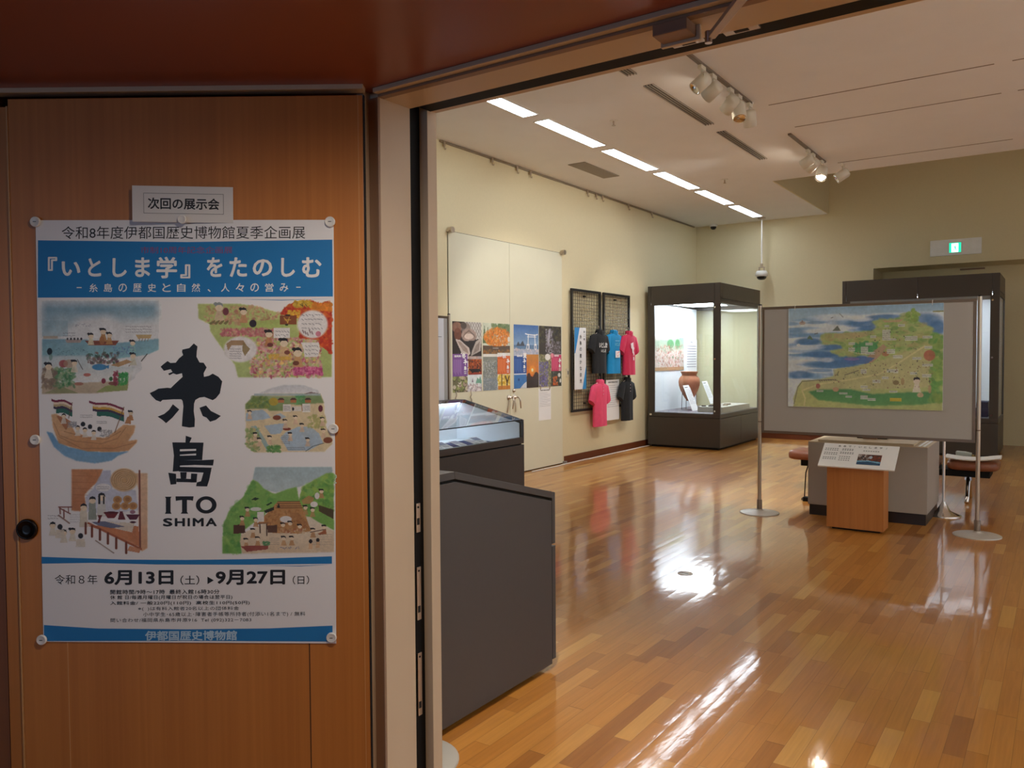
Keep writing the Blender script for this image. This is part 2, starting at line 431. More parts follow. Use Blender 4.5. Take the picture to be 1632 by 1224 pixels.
TEXT_CACHE = {}
def text_mesh(body, bold=0.0, spacing=1.0):
    k = (body, bold, spacing)
    if k in TEXT_CACHE: return TEXT_CACHE[k]
    c = bpy.data.curves.new('lettering', 'FONT'); c.body = body; c.offset = bold; c.space_character = spacing; c.resolution_u = 3
    o = bpy.data.objects.new('lettering', c); COL.objects.link(o)
    dg = bpy.context.evaluated_depsgraph_get(); dg.update()
    me = bpy.data.meshes.new_from_object(o.evaluated_get(dg))
    v = np.array([p.co[:2] for p in me.vertices]); f = [tuple(p.vertices) for p in me.polygons]
    bpy.data.objects.remove(o); bpy.data.curves.remove(c); bpy.data.meshes.remove(me)
    TEXT_CACHE[k] = (v, f)
    return v, f

class Art:
    """one printed sheet: white paper plus inks, all in a single mesh. Local frame: x right, z up, the print faces -y.
    fr maps drawing coordinates to (x, z)."""
    def __init__(s, fr=lambda x, y: (x, y), step=0.00012):
        s.v = []; s.f = []; s.c = []; s.fr = fr; s.step = step; s.layer = 1
    def up(s): s.layer += 1
    def _add(s, pts2, faces, cols):
        b = len(s.v); y = -s.layer * s.step
        for p in pts2: s.v.append((p[0], y, p[1]))
        for f, c in zip(faces, cols): s.f.append(tuple(b + i for i in f)); s.c.append(c)
    def poly(s, pts, col):
        P = [s.fr(*p) for p in pts]
        area = sum(P[i][0] * P[(i + 1) % len(P)][1] - P[(i + 1) % len(P)][0] * P[i][1] for i in range(len(P)))
        if area < 0: P = P[::-1]
        s._add(P, [tuple(range(len(P)))], [[tuple(lin(col))] * len(P)])
    def rect(s, x0, y0, x1, y1, col): s.poly([(x0, y0), (x1, y0), (x1, y1), (x0, y1)], col)
    def frame(s, x0, y0, x1, y1, t, col):
        s.rect(x0, y0, x1, y0 + t, col); s.rect(x0, y1 - t, x1, y1, col); s.rect(x0, y0, x0 + t, y1, col); s.rect(x1 - t, y0, x1, y1, col)
    def text(s, body, x0, y0, x1, y1, col, bold=0.0, spacing=1.0):
        """lettering fitted to the box (y0 top, y1 bottom in drawing coordinates); bold sets it several times a hair apart"""
        v, f = text_mesh(body, 0.0, spacing)
        if len(v) == 0: return
        mn, mx = v.min(0), v.max(0); d = np.maximum(mx - mn, 1e-6)
        kx, ky = (x1 - x0) / (d[0] + 2 * bold), (y1 - y0) / (d[1] + 2 * bold)
        sh = [(0, 0)] if bold <= 0 else [(bold * math.cos(q * math.pi / 4), bold * math.sin(q * math.pi / 4)) for q in range(8)] if bold > .012 else [(bold, 0), (-bold, 0), (0, bold), (0, -bold)]
        c = tuple(lin(col)); cs = [[c] * len(q) for q in f]
        for q_, (ox, oy) in enumerate(sh):
            P = [s.fr(x0 + (p[0] - mn[0] + bold + ox) * kx, y1 - (p[1] - mn[1] + bold + oy) * ky) for p in v]
            n0 = len(s.v); s._add(P, f, cs); dy = q_ * s.step * .11
            s.v[n0:] = [(p[0], p[1] - dy, p[2]) for p in s.v[n0:]]
    def column(s, body, x0, x1, y0, y1, col, bold=0.0, fill=.82):
        """vertical lettering, one sign under the other"""
        n = len(body); dy = (y1 - y0) / n
        for i, ch in enumerate(body):
            if ch == ' ': continue
            v, f = text_mesh(ch); hw = (x1 - x0) / 2; cx = (x0 + x1) / 2; cy = y0 + dy * (i + .5)
            d = v.max(0) - v.min(0); k = fill / max(d[0], d[1], .6)
            s.text(ch, cx - d[0] * k * hw, cy - d[1] * k * dy / 2, cx + d[0] * k * hw, cy + d[1] * k * dy / 2, col, bold)
    def picture(s, cv, x0, y0, x1, y1, skip_white=True):
        cv.grain(); w, h = cv.w, cv.h; L = lin(np.clip(cv.im, 0, 255)); skip = (cv.im.min(2) > 250) if skip_white else np.zeros((h, w), bool)
        b = len(s.v); y = -s.layer * s.step
        for j in range(h + 1):
            for i in range(w + 1):
                p = s.fr(x0 + (x1 - x0) * i / w, y0 + (y1 - y0) * j / h); s.v.append((p[0], y, p[1]))
        for j in range(h):
            for i in range(w):
                if skip[j, i]: continue
                a = b + j * (w + 1) + i
                s.f.append((a + w + 1, a + w + 2, a + 1, a)); c = tuple(L[j, i]); s.c.append([c] * 4)
    def sheet(s, x0, y0, x1, y1, col=(250, 250, 250), thick=0.0004):
        """the paper itself, in drawing coordinates"""
        (a, b), (c, d) = s.fr(x0, y0), s.fr(x1, y1)
        if a > c: a, c = c, a
        if b > d: b, d = d, b
        n = len(s.v)
        for y in (0, thick): s.v += [(a, y, b), (c, y, b), (c, y, d), (a, y, d)]
        for q in ((0, 1, 2, 3), (7, 6, 5, 4), (0, 4, 5, 1), (1, 5, 6, 2), (2, 6, 7, 3), (3, 7, 4, 0)):
            s.f.append(tuple(n + i for i in q)); s.c.append([tuple(lin(col))] * 4)
    def build(s, name, mat, loc=(0, 0, 0), rot=(0, 0, 0), parent=None):
        me = bpy.data.meshes.new(name); me.from_pydata(s.v, [], s.f); me.materials.append(mat)
        at = me.color_attributes.new('ink', 'FLOAT_COLOR', 'CORNER')
        flat = np.ones((len(me.loops), 4), np.float32); k = 0
        flat[:, :3] = np.array([c for cs in s.c for c in cs], np.float32)
        at.data.foreach_set('color', flat.ravel())
        me.update()
        o = bpy.data.objects.new(name, me); COL.objects.link(o)
        o.rotation_euler = rot; o.location = Vector(loc)
        if parent is not None:
            o.parent = parent; o.location = Vector(loc) - ORIG[parent.name] if parent.rotation_euler == Euler((0, 0, 0)) else Vector(loc)
        ORIG[o.name] = Vector(loc)
        return o

# ---------------------------------------------------------------- materials
M_CEIL = plain('ceiling_paint', (242, 240, 240), 0.9, vary=0.015, scale=3, spec=0.2)
M_WALL = plain('wall_cloth', (226, 214, 178), 0.85, vary=0.015, scale=40, spec=0.2)
M_DOORW = plain('door_paint', (226, 222, 198), 0.45, vary=0.01, scale=4)
M_FRAME = plain('frame_paint', (206, 186, 160), 0.42, vary=0.015, scale=5)
M_BROWN = plain('groove_brown', (146, 120, 100), 0.5, vary=0.03)  # darker brown than the frame paint, for its groove and soffit band
M_BLACK = plain('black_rubber', (14, 14, 16), 0.6, vary=0.05, spec=0.2)
M_STEEL = plain('steel', (196, 184, 172), 0.28, metal=1.0, vary=0.04, scale=30)
M_CHROME = plain('chrome', (222, 222, 222), 0.08, metal=1.0, vary=0.01)
M_LEAF = wood_mat('leaf_veneer', (188, 114, 48), (214, 138, 64), 0.38, grain=(70, 70, 1.0))
M_LEAFE = plain('leaf_edging', (214, 160, 100), 0.4, vary=0.04)
M_GROOVE = plain('leaf_groove', (84, 48, 22), 0.6, vary=0.05)
M_HALLC = plain('hall_ceiling_lacquer', (142, 78, 54), 0.3, vary=0.03, scale=2)
M_HALLW = wood_mat('hall_panelling', (120, 72, 40), (150, 92, 50), 0.45, grain=(40, 40, 1))
M_CASE = plain('case_enamel', (78, 78, 82), 0.42, vary=0.02, scale=30)
M_CASED = plain('case_enamel_brown', (66, 60, 54), 0.4, vary=0.02, scale=30)
M_DARK = plain('shadow_gap', (14, 14, 15), 0.7, vary=0.05)
M_GLASS = glass_mat()
M_WHITE = plain('white_enamel', (238, 236, 232), 0.4, vary=0.01)
M_INNER = plain('case_lining', (232, 238, 244), 0.6, vary=0.01)
M_DECK = plain('case_deck', (104, 98, 104), 0.7, vary=0.03)
M_BOARD = plain('board_cloth', (182, 181, 180), 0.9, vary=0.03, scale=300, bump=0.05, spec=0.2)
M_ALU = plain('anodised_frame', (126, 112, 100), 0.4, metal=0.6, vary=0.03)
M_FOOT = plain('satin_foot', (196, 190, 182), 0.4, metal=0.25, vary=0.02)
M_POLE = plain('satin_pole', (186, 176, 164), 0.3, metal=0.8, vary=0.03)
M_SKIRT = plain('skirting', (104, 52, 28), 0.35, vary=0.06, scale=8)
M_PRINT = print_mat('printed_paper', 0.5)
M_PRINTG = print_mat('printed_gloss', 0.25, 0.5)
M_TUBE = emit('tube_diffuser', (232, 244, 255), TUBE)
M_CASEL = emit('case_light', (235, 244, 255), CASE_L)

# ---------------------------------------------------------------- the setting
XL, YB, ZC = -5.81, 14.63, 3.94            # left wall, back wall, ceiling
struct(boxo('floor', floor_mat(), (-8, 5, -6, 16, -0.1, 0)))
m = MB(); m.box(XL, -3.43, 1.665, YB, ZC, 5.5); m.box(-3.43, 4.6, 1.665, 11.42, ZC, 5.5)
struct(m.build('ceiling', M_CEIL))
m = MB(); m.box(-3.43, -3.41, 11.44, YB, ZC + .004, 5.5); m.box(-3.43, 4.6, 11.42, 11.44, ZC + .004, 5.5)
m.box(-3.41, 4.6, 11.44, YB, 5.5, 5.55)
struct(m.build('trim_1', M_WALL))           # lining of the raised light well along the back wall
struct(boxo('wall_left', M_WALL, (XL - .2, XL, 1.665, YB, 0, 5.5)))
m = MB()
m.box(XL - .2, -2.686, YB, YB + .9, 0, 5.5); m.box(-2.686, 1.2, YB, YB + .9, 2.95, 5.5); m.box(1.2, 4.8, YB, YB + .9, 0, 5.5)
m.box(-2.686, 1.2, 15.42, YB + .9, 0, 2.95)
struct(m.build('wall_back', M_WALL))
struct(boxo('wall_right', M_CEIL, (4.6, 4.8, 1.665, YB, 0, 5.5)))
m = MB(); m.box(-6.0, -1.45, 1.475, 1.665, 0, 5.5); m.box(-1.45, .95, 1.475, 1.665, 2.2, 5.5); m.box(.95, 5.0, 1.475, 1.665, 0, 5.5)
struct(m.build('wall_front', M_WALL))
struct(boxo('ceiling_hall', M_HALLC, (-6, 5, -6, 1.475, 2.158, 2.4)))
m = MB(); m.box(-6, -1.5, 1.43, 1.475, 0, 2.158); m.box(1.0, 5, 1.43, 1.475, 0, 2.158)
struct(m.build('wall_hall', M_HALLW))
m = MB(); m.box(-6.2, -6, -6, 1.475, 0, 2.4); m.box(5, 5.2, -6, 1.475, 0, 2.4); m.box(-6.2, 5.2, -6.2, -6, 0, 2.4)
struct(m.build('wall_hall_rear', M_HALLW))
struct(boxo('baseboard_left', M_SKIRT, (XL, XL + .016, 9.70, YB, 0, 0.1), bevel=.003))
struct(boxo('baseboard_back', M_SKIRT, (XL, -2.686, YB - .016, YB, 0, 0.1), bevel=.003))
struct(boxo('trim_2', M_WHITE, (-4.4, -2.75, YB - .03, YB, 0.1, 0.125)))   # white cable cover on the back baseboard

# doorway frame
fr = thing('trim_3', (-1.40, 1.55, 0)); struct(fr)
m = MB()
for sx, x0 in ((1, -1.40), (-1, .90)):
    X = lambda o: x0 - sx * o
    m.cur = 0
    m.box(X(.055), X(.032), 1.44, 1.475, 0, 2.158)
    m.box(X(.05), X(0), 1.464, 1.575, 0, 2.2)
    m.box(X(.05), X(-.014), 1.627, 1.664, 0, 2.2)
    m.cur = 1; m.box(X(.032), X(0), 1.457, 1.464, 0, 2.141)
    m.cur = 2; m.box(X(.05), X(.013), 1.575, 1.627, 0, 2.2)
jam = m.build('jamb', [M_FRAME, M_BROWN, M_BLACK], fr, bevel=.0012)
m = MB()
m.cur = 0; m.box(-1.4, .9, 1.44, 1.475, 2.147, 2.158); m.box(-1.4, .9, 1.464, 1.575, 2.141, 2.2); m.box(-1.386, .886, 1.640, 1.664, 2.149, 2.2)
m.cur = 1; m.box(-1.4, .9, 1.457, 1.478, 2.1402, 2.147)
m.cur = 2; m.box(-1.386, .886, 1.575, 1.640, 2.147, 2.2)
m.build('header', [M_FRAME, M_BROWN, M_BLACK], fr, bevel=.0012)
for z0, z1 in ((1.037, 1.114), (.802, .944), (.544, .713)):
    m = MB(); m.box(-1.4135, -1.409, 1.594, 1.610, z0, z1); m.cur = 1
    m.box(-1.4095, -1.4085, 1.596, 1.606, z0 + .02, z0 + .038); m.cyl((-1.4095, 1.601, z1 - .01), (-1.408, 1.601, z1 - .01), .003, 8)
    m.build('strike_plate', [M_STEEL, M_DARK], fr, bevel=.0006)
for x in (-.648, -.537):
    m = MB(); m.box(x - .035, x + .035, 1.578, 1.598, 2.143, 2.149); m.cur = 1; m.box(x - .014, x + .014, 1.582, 1.593, 2.1422, 2.1435)
    m.build('strike_plate', [M_STEEL, M_DARK], fr)
# closer bracket and arm under the header
t = thing('door_closer', (-.62, 1.50, 2.141), 'brown metal door closer bracket with pale arm under the doorway header', 'door closer')
MB().box(-.668, -.598, 1.455, 1.505, 2.118, 2.141).build('bracket', M_BROWN, t, bevel=.002)
MB().box(-.672, -.590, 1.503, 1.513, 2.112, 2.1415).build('cover_plate', M_FRAME, t, bevel=.0015)
MB().prism([(-.582, 1.51), (-.562, 1.51), (-.44, 1.36), (-.46, 1.355)], 2.108, 2.117).build('arm', plain('closer_arm', (190, 178, 168), .4, metal=.5), t, bevel=.001)
MB().cyl((-.573, 1.503, 2.1), (-.573, 1.503, 2.122), .007, 12).build('pivot_screw', M_STEEL, t)

# wood veneered door leaf, standing open towards the viewer
LEAF_A = math.radians(33.7992); LB = Vector((-1.400, 1.407, 0))
leaf = thing('door_1', LB, rot=(0, 0, LEAF_A)); struct(leaf)
MB().prism([(-.8625, 0), (-.001, 0), (-.035, .04), (-.8625, .04)], .008, 2.1325).build('panel', M_LEAF, leaf, local=True, bevel=.0015)
m = MB(); m.box(-.867, -.863, -.0008, .04, .008, 2.115); m.build('edge_strip', M_LEAFE, leaf, local=True)
MB().box(-.902, -.8675, .006, .04, .008, 2.115).build('rebate', M_LEAF, leaf, local=True)
m = MB(); m.box(-.7502, -.7484, -.0004, .001, .008, .93); m.build('seam', M_LEAFE, leaf, local=True)
m = MB(); m.box(-.1506, -.1478, -.0004, .001, .008, .93); m.build('seam', M_GROOVE, leaf, local=True)
m = MB(); m.box(-.0135, -.0120, -.0004, .001, .008, 2.1325); m.build('seam', M_LEAFE, leaf, local=True)
k = MB(); k.lathe([(.004, 0), (.025, 0), (.026, .004), (.0245, .009), (.0205, .0095), (.019, .006), (.008, .0055), (.0, .0055)], (-.840, 0, 1.0853), 32, (0, -1, 0))
k.build('knob', plain('dark_bronze', (44, 34, 30), .22, metal=.7, vary=.05), leaf, local=True)

MB().box(-.0005, .0025, -.0005, .012, .008, 2.1325).build('edge_gap', M_DARK, leaf, local=True)  # black strip added to stand for the dark gap at the hinge
hw = thing('wall_hall_left', LB, rot=(0, 0, LEAF_A)); struct(hw)
MB().box(-1.9, -.906, .010, .06, 0, 2.158).build('panelling', M_HALLW, hw, local=True)
t_ = MB(); t_.box(-.905, .0, -.002, .03, 2.147, 2.158); t_.build('top_trim', M_FRAME, leaf, local=True)

def leaf_w(x, y, z):
    c, s_ = math.cos(LEAF_A), math.sin(LEAF_A)
    return Vector((LB.x + x * c - y * s_, LB.y + x * s_ + y * c, z))

# ---------------------------------------------------------------- gallery doors in the left wall
d2 = thing('door_2', (XL, 8.37, 0)); struct(d2)
for y0, y1 in ((7.152, 8.366), (8.372, 9.652)):
    boxo('door_leaf', M_DOORW, (XL, XL + .012, y0, y1, .012, 2.94), d2, bevel=.002)
boxo('door_gap', M_DARK, (XL - .001, XL + .002, 7.146, 9.658, 0, 2.946), d2)
for y, s_ in ((8.326, -1), (8.452, 1)):
    m = MB(); x = XL + .012
    m.lathe([(.0, 0), (.034, 0), (.034, .008), (.026, .012), (.014, .014), (.012, .05), (0, .05)], (x, y, .99), 20, (1, 0, 0))
    h = m.build('lever_handle', M_STEEL, d2)
    MB().tube([(x + .04, y, .99), (x + .072, y + .006, .988), (x + .085, y + s_ * .012 + .006, .95), (x + .085, y + s_ * .03, .85)], [.010, .011, .010, .008], 10).build('lever', M_STEEL, h)
    MB().tube([(x + .02, y - .012, .965), (x + .018, y - .02 + s_ * .03, .80)], .006, 8).build('lever_rod', M_STEEL, h)
m = MB(); m.lathe([(0, 0), (.024, 0), (.024, .012), (.01, .014), (.01, .03), (0, .03)], (XL + .012, 8.44, 1.075), 16, (1, 0, 0)); m.build('thumb_turn', M_STEEL, d2)
for y in (7.165, 9.64):
    m = MB(); m.cyl((XL + .012, y, 2.95), (XL + .07, y, 2.95), .035, 16); m.box(XL + .012, XL + .05, y - .05, y + .05, 2.925, 2.94); m.build('pivot_hinge', M_STEEL, d2, bevel=.003)
t = boxo('door_stop', plain('grey_plastic', (150, 146, 140), .5), (XL + .0, XL + .06, 9.655, 9.695, 0, .035), bevel=.006, origin=(XL, 9.67, 0)); tag(t, 'small grey floor stop at the foot of the cream double doors', 'door stop')
t = thing('light_switch', (XL, 9.805, 1.275), 'small beige wall switch between cream doors and wire grid panels', 'switch')
boxo('cover_plate', plain('switch_ivory', (224, 214, 188), .4), (XL, XL + .012, 9.768, 9.842, 1.215, 1.335), t, bevel=.003)
boxo('rocker', plain('switch_grey', (120, 116, 108), .4), (XL + .012, XL + .017, 9.79, 9.82, 1.25, 1.30), t, bevel=.002)

# picture rail and hooks along the top of the left wall
struct(boxo('trim_4', plain('rail_metal', (150, 138, 120), .5, metal=.3), (XL, XL + .018, 7.02, 14.5, 3.915, 3.937)))
hooks = [7.08, 8.0, 8.54, 8.85, 10.37, 10.63, 10.83, 11.71, 12.59]
nearest = ['nearest the doorway', 'second from the doorway', 'third from the doorway', 'fourth from the doorway', 'fifth from the doorway', 'middle of a close trio', 'last of a close trio', 'second from the far corner', 'nearest the far corner']
for y, s_ in zip(hooks, nearest):
    m = MB(); m.box(XL + .018, XL + .03, y - .018, y + .018, 3.875, 3.93); m.tube([(XL + .024, y, 3.88), (XL + .03, y, 3.84), (XL + .045, y, 3.835), (XL + .05, y, 3.855)], .005, 6)
    o = m.build('rail_hook', M_STEEL, origin=(XL + .02, y, 3.93)); tag(o, 'small metal picture hook on the left wall rail, ' + s_, 'hook', 'picture rail hooks')

# ---------------------------------------------------------------- ceiling fittings
order = ['nearest the doorway', 'second from the doorway', 'third from the doorway', 'fourth from the doorway', 'second from the back wall', 'nearest the back wall']
for i in range(6):
    y0 = 5.62 + 1.452 * i; y1 = y0 + 1.235
    t = thing('ceiling_lamp', (-4.485, (y0 + y1) / 2, ZC), 'long white ceiling light in the glowing row, ' + order[i], 'ceiling light', 'row of long ceiling lights')
    m = MB(); m.box(-4.58, -4.567, y0 - .012, y1 + .012, ZC - .008, ZC); m.box(-4.403, -4.39, y0 - .012, y1 + .012, ZC - .008, ZC); m.box(-4.567, -4.403, y0 - .012, y0, ZC - .008, ZC); m.box(-4.567, -4.403, y1, y1 + .012, ZC - .008, ZC)
    m.build('frame', M_WHITE, t)
    boxo('diffuser', M_TUBE, (-4.567, -4.403, y0, y1, ZC - .006, ZC - .001), t)
names = ['cut off by the doorway header', 'in the middle of the line', 'nearest the back wall']
for (y0, y1), s_ in zip(((4.88, 6.38), (6.72, 8.22), (8.56, 10.05)), names):
    t = thing('ceiling_vent', (-3.12, (y0 + y1) / 2, ZC), 'slim slotted air vent in the ceiling, ' + s_, 'vent', 'slotted ceiling vents')
    boxo('backing', M_DARK, (-3.165, -3.075, y0, y1, ZC - .003, ZC), t)
    for k in range(4):
        x = -3.168 + .028 * k
        boxo('slat', plain('vent_grey', (168, 158, 148), .6), (x, x + .009, y0 - .01, y1 + .01, ZC - .012, ZC - .003), t)
t = boxo('access_panel', plain('grille_grey', (150, 140, 128), .7, scale=200, vary=.1), (-5.235, -4.99, 8.872, 9.826, ZC - .01, ZC), bevel=.004, origin=(-5.11, 9.35, ZC)); tag(t, 'grey rectangular panel set flat in the ceiling beside the light row', 'ceiling panel')
for (x, y), s_ in zip(((-3.884, 7.517), (-3.923, 10.911)), ('nearer the doorway', 'farther from the doorway')):
    t = thing('sprinkler', (x, y, ZC), 'tiny metal sprinkler head on the white ceiling, ' + s_, 'sprinkler', 'ceiling sprinklers')
    MB().lathe([(.045, 0), (.045, .004), (.012, .006)], (x, y, ZC - .006), 16).build('rose', M_WHITE, t)
    m = MB(); m.cyl((x, y, ZC), (x, y, ZC - .05), .009, 8); m.cyl((x, y, ZC - .05), (x, y, ZC - .056), .02, 12); m.build('head', M_STEEL, t)
t = thing('dome_camera', (-5.433, 14.515, ZC), 'small dark dome camera on ceiling in the far left corner', 'camera')
MB().lathe([(.075, 0), (.075, -.03), (.06, -.04)], (-5.433, 14.515, ZC), 20).build('base', M_WHITE, t)
MB().lathe([(.055, 0), (.05, -.03), (.03, -.05), (.0, -.056)], (-5.433, 14.515, ZC - .04), 20).build('dome', plain('smoked_dome', (34, 32, 32), .1), t)
px, py = -4.468, 14.31
t = thing('pole_camera', (px, py, ZC), 'white camera hanging on a long thin ceiling pole above the tall glass case', 'camera')
m = MB(); m.lathe([(.0, 0), (.07, 0), (.07, -.02), (.02, -.04), (.012, -.04)], (px, py, ZC), 20); m.build('ceiling_plate', M_STEEL, t)
MB().cyl((px, py, ZC - .03), (px, py, 3.12), .011, 12).build('pole', M_WHITE, t)
m = MB(); m.box(px - .05, px + .05, py - .03, py + .03, 3.06, 3.07); m.box(px - .05, px - .035, py - .02, py + .02, 2.98, 3.07); m.box(px + .035, px + .05, py - .02, py + .02, 2.98, 3.07); m.box(px - .02, px + .02, py - .02, py + .02, 3.06, 3.13); m.build('bracket', M_STEEL, t)
m = MB(); m.lathe([(0, .0), (.085, 0), (.105, -.04), (.11, -.09), (.09, -.1)], (px, py, 3.0), 24); m.build('housing', M_WHITE, t)
MB().lathe([(.085, 0), (.08, -.03), (.05, -.055), (0, -.06)], (px, py, 2.9), 24).build('lens_dome', plain('smoked_dome', (34, 32, 32), .1), t)

# slots of the cross tracks in the ceiling
tn = 5
for y in (7.95, 8.87, 10.83):
    m = MB()
    for x0, x1 in ((-2.42, -.53), (-.40, 1.5), (1.63, 3.5)): m.box(x0, x1, y - .009, y + .009, ZC - .002, ZC + .02)
    struct(m.build('trim_%d' % tn, plain('slot_grey', (136, 122, 108), .8))); tn += 1

M_HEAD = plain('lamp_enamel', (226, 220, 206), 0.4, vary=0.01)
M_LENS = emit('lamp_lens', (255, 240, 215), 60.0)
M_REFL = plain('lamp_reflector', (230, 228, 224), .08, metal=1.0)
def spotlight(x, y, aim, label, lit=False, watts=0.0, cone=50, blend=.5, size=1.0, group='track spotlights'):
    t = thing('track_spotlight', (x, y, ZC - .02), label, 'spotlight', group)
    d = (Vector(aim) - Vector((x, y, ZC - .2))).normalized()
    MB().box(x - .018, x + .018, y - .05, y + .05, ZC - .055, ZC - .02).build('adapter', M_HEAD, t, bevel=.004)
    c = Vector((x, y, ZC - .055 - .1 * size))
    m = MB(); m.tube([(x, y, ZC - .055), (x, y, c.z + .035)], .008, 8); side = d.cross(Vector((0, 0, 1))).normalized() * .05 * size
    m.tube([Vector((x, y, c.z + .05)) - side, Vector((x, y, c.z + .05)) + side], .008, 6)
    m.tube([Vector((x, y, c.z + .05)) - side, c - side], .006, 6); m.tube([Vector((x, y, c.z + .05)) + side, c + side], .006, 6)
    m.build('yoke', M_HEAD, t)
    r = .06 * size; L = .155 * size
    m = MB(); m.lathe([(0, 0), (r * .8, 0), (r, .02), (r, L), (r * .9, L), (r * .88, L * .8)], c - d * L * .45, 24, d, caps=False); hs = m.build('housing', M_HEAD, t)
    MB().lathe([(0, 0), (r * .5, .004), (r * .87, .02 * size)], c + d * L * .40, 24, d, caps=False).build('reflector', M_REFL, hs)
    if lit:
        MB().lathe([(0, .001), (r * .62, .001)], c + d * L * .54, 20, d, caps=False).build('lens', M_LENS, hs)
        add_light('bulb', 'SPOT', tuple(c + d * L * .62), aim, watts, (1.0, 0.96, 0.87), t, spot_size=math.radians(cone), spot_blend=blend, shadow_soft_size=.03)
    return t
def track(y0, y1, label):
    t = thing('lighting_track', (-2.535, (y0 + y1) / 2, ZC), label, 'lighting track', 'ceiling lighting tracks')
    boxo('rail', plain('track_grey', (120, 106, 92), .5), (-2.552, -2.518, y0, y1, ZC - .02, ZC), t)
    boxo('end_cap', M_WHITE, (-2.554, -2.516, y1, y1 + .03, ZC - .021, ZC), t)
track(5.2, 7.76, 'dark slim lighting track nearer the doorway with five spotlights')
track(9.08, 10.65, 'dark slim lighting track farther from the doorway with three spotlights')
# nearer track
spotlight(-1.75, 2.75, (-1.95, 2.2, 0.0), 'white spotlight added out of sight above the doorway header', True, SPOT_W * 1.8, 62, .9)  # unseen spotlight, off the track, added to brighten the floor by the doorway
spotlight(-2.535, 6.5, (-4.6, 4.6, 1.2), 'white spotlight nearest the doorway, turned away with its back showing')
spotlight(-2.535, 6.76, (-5.8, 7.6, 1.9), 'white spotlight second from the doorway, glowing at the wall', True, SPOT_W * .2, 84, .35)
spotlight(-2.535, 7.2, (-5.8, 8.7, 1.2), 'brightly lit spotlight in the middle of the nearer track', True, SPOT_W * 1.1, 56)
spotlight(-2.535, 7.42, (-1.6, 6.0, 0), 'long white spotlight beside the brightly lit one on the nearer track', size=1.1)
spotlight(-2.535, 7.73, (-2.75, 9.3, .0), 'lit spotlight at the far end of the nearer track, pointing down', True, SPOT_W * 2.0, 50, .6)
# farther track
spotlight(-2.535, 9.86, (-5.8, 9.9, 2.0), 'pale spotlight first on the farther track, throwing a fan of light on the ceiling', True, SPOT_W * .40, 84, .3)
spotlight(-2.535, 10.08, (-5.8, 11.5, 1.6), 'pale spotlight close behind the first one on the farther track', True, SPOT_W * .62, 42)
spotlight(-2.535, 10.5, (-2.3, 7.4, 0.0), 'glaring round spotlight on the farther track facing the doorway', True, SPOT_W * .2, 60, 1.0, 1.15)
spotlight(-2.36, 10.83, (-3.6, 10.3, 2.9), 'single unlit cream spotlight under the cross slot by the light well', size=1.05)

# exit sign above the recess in the back wall
t = thing('exit_sign', (-1.475, YB, 3.2), 'green and white running man exit sign on a pale wall plate', 'exit sign')
boxo('wall_plate', plain('plate_white', (252, 250, 246), .5), (-1.834, -1.111, YB - .025, YB, 3.08, 3.335), t, bevel=.004)
boxo('lamp_box', M_WHITE, (-1.567, -1.382, YB - .05, YB - .024, 3.112, 3.281), t, bevel=.003)
m = MB(); yy = YB - .0515
E_G = emit('exit_green', (16, 180, 140), 2.2); E_W = emit('exit_white', (240, 255, 248), 2.4)
m.box(-1.557, -1.392, yy, yy + .002, 3.12, 3.273); m.cur = 1
m.box(-1.525, -1.43, yy - .001, yy, 3.125, 3.262); m.cur = 0
def mp(x, z): return (-1.5 + x * .0105, 3.128 + z * .0105)
for pts in ([(2.2, 8.6), (3.6, 8.6), (3.6, 10), (2.2, 10)], [(1.2, 8.4), (3.2, 8.2), (3.8, 4.9), (2.2, 4.6)], [(3.0, 7.8), (5.2, 7.2), (5.0, 6.4), (3.2, 6.8)], [(1.4, 8.2), (-.6, 7.4), (-.3, 6.6), (1.6, 7.2)], [(2.3, 5), (3.6, 5.2), (4.6, 2.6), (3.6, 2.4)], [(3.6, 2.9), (4.6, 2.7), (4.3, .4), (3.4, .4)], [(2.3, 5.2), (3, 4.6), (.6, 2.6), (-.2, 3.4)], [(-.2, 3.5), (.4, 2.8), (-1.8, 1.6), (-2.2, 2.3)]):
    m.prism([mp(*p) for p in pts], yy - .002, yy - .001, 'y')
m.build('pictogram', [E_G, E_W], t)
# door closer rail in the recess
o = boxo('closer_rail', M_BROWN, (-1.48, -1.12, 15.385, 15.42, 2.905, 2.928), origin=(-1.3, 15.41, 2.91)); tag(o, 'thin dark closer rail high on the recess wall behind the big case', 'door rail')

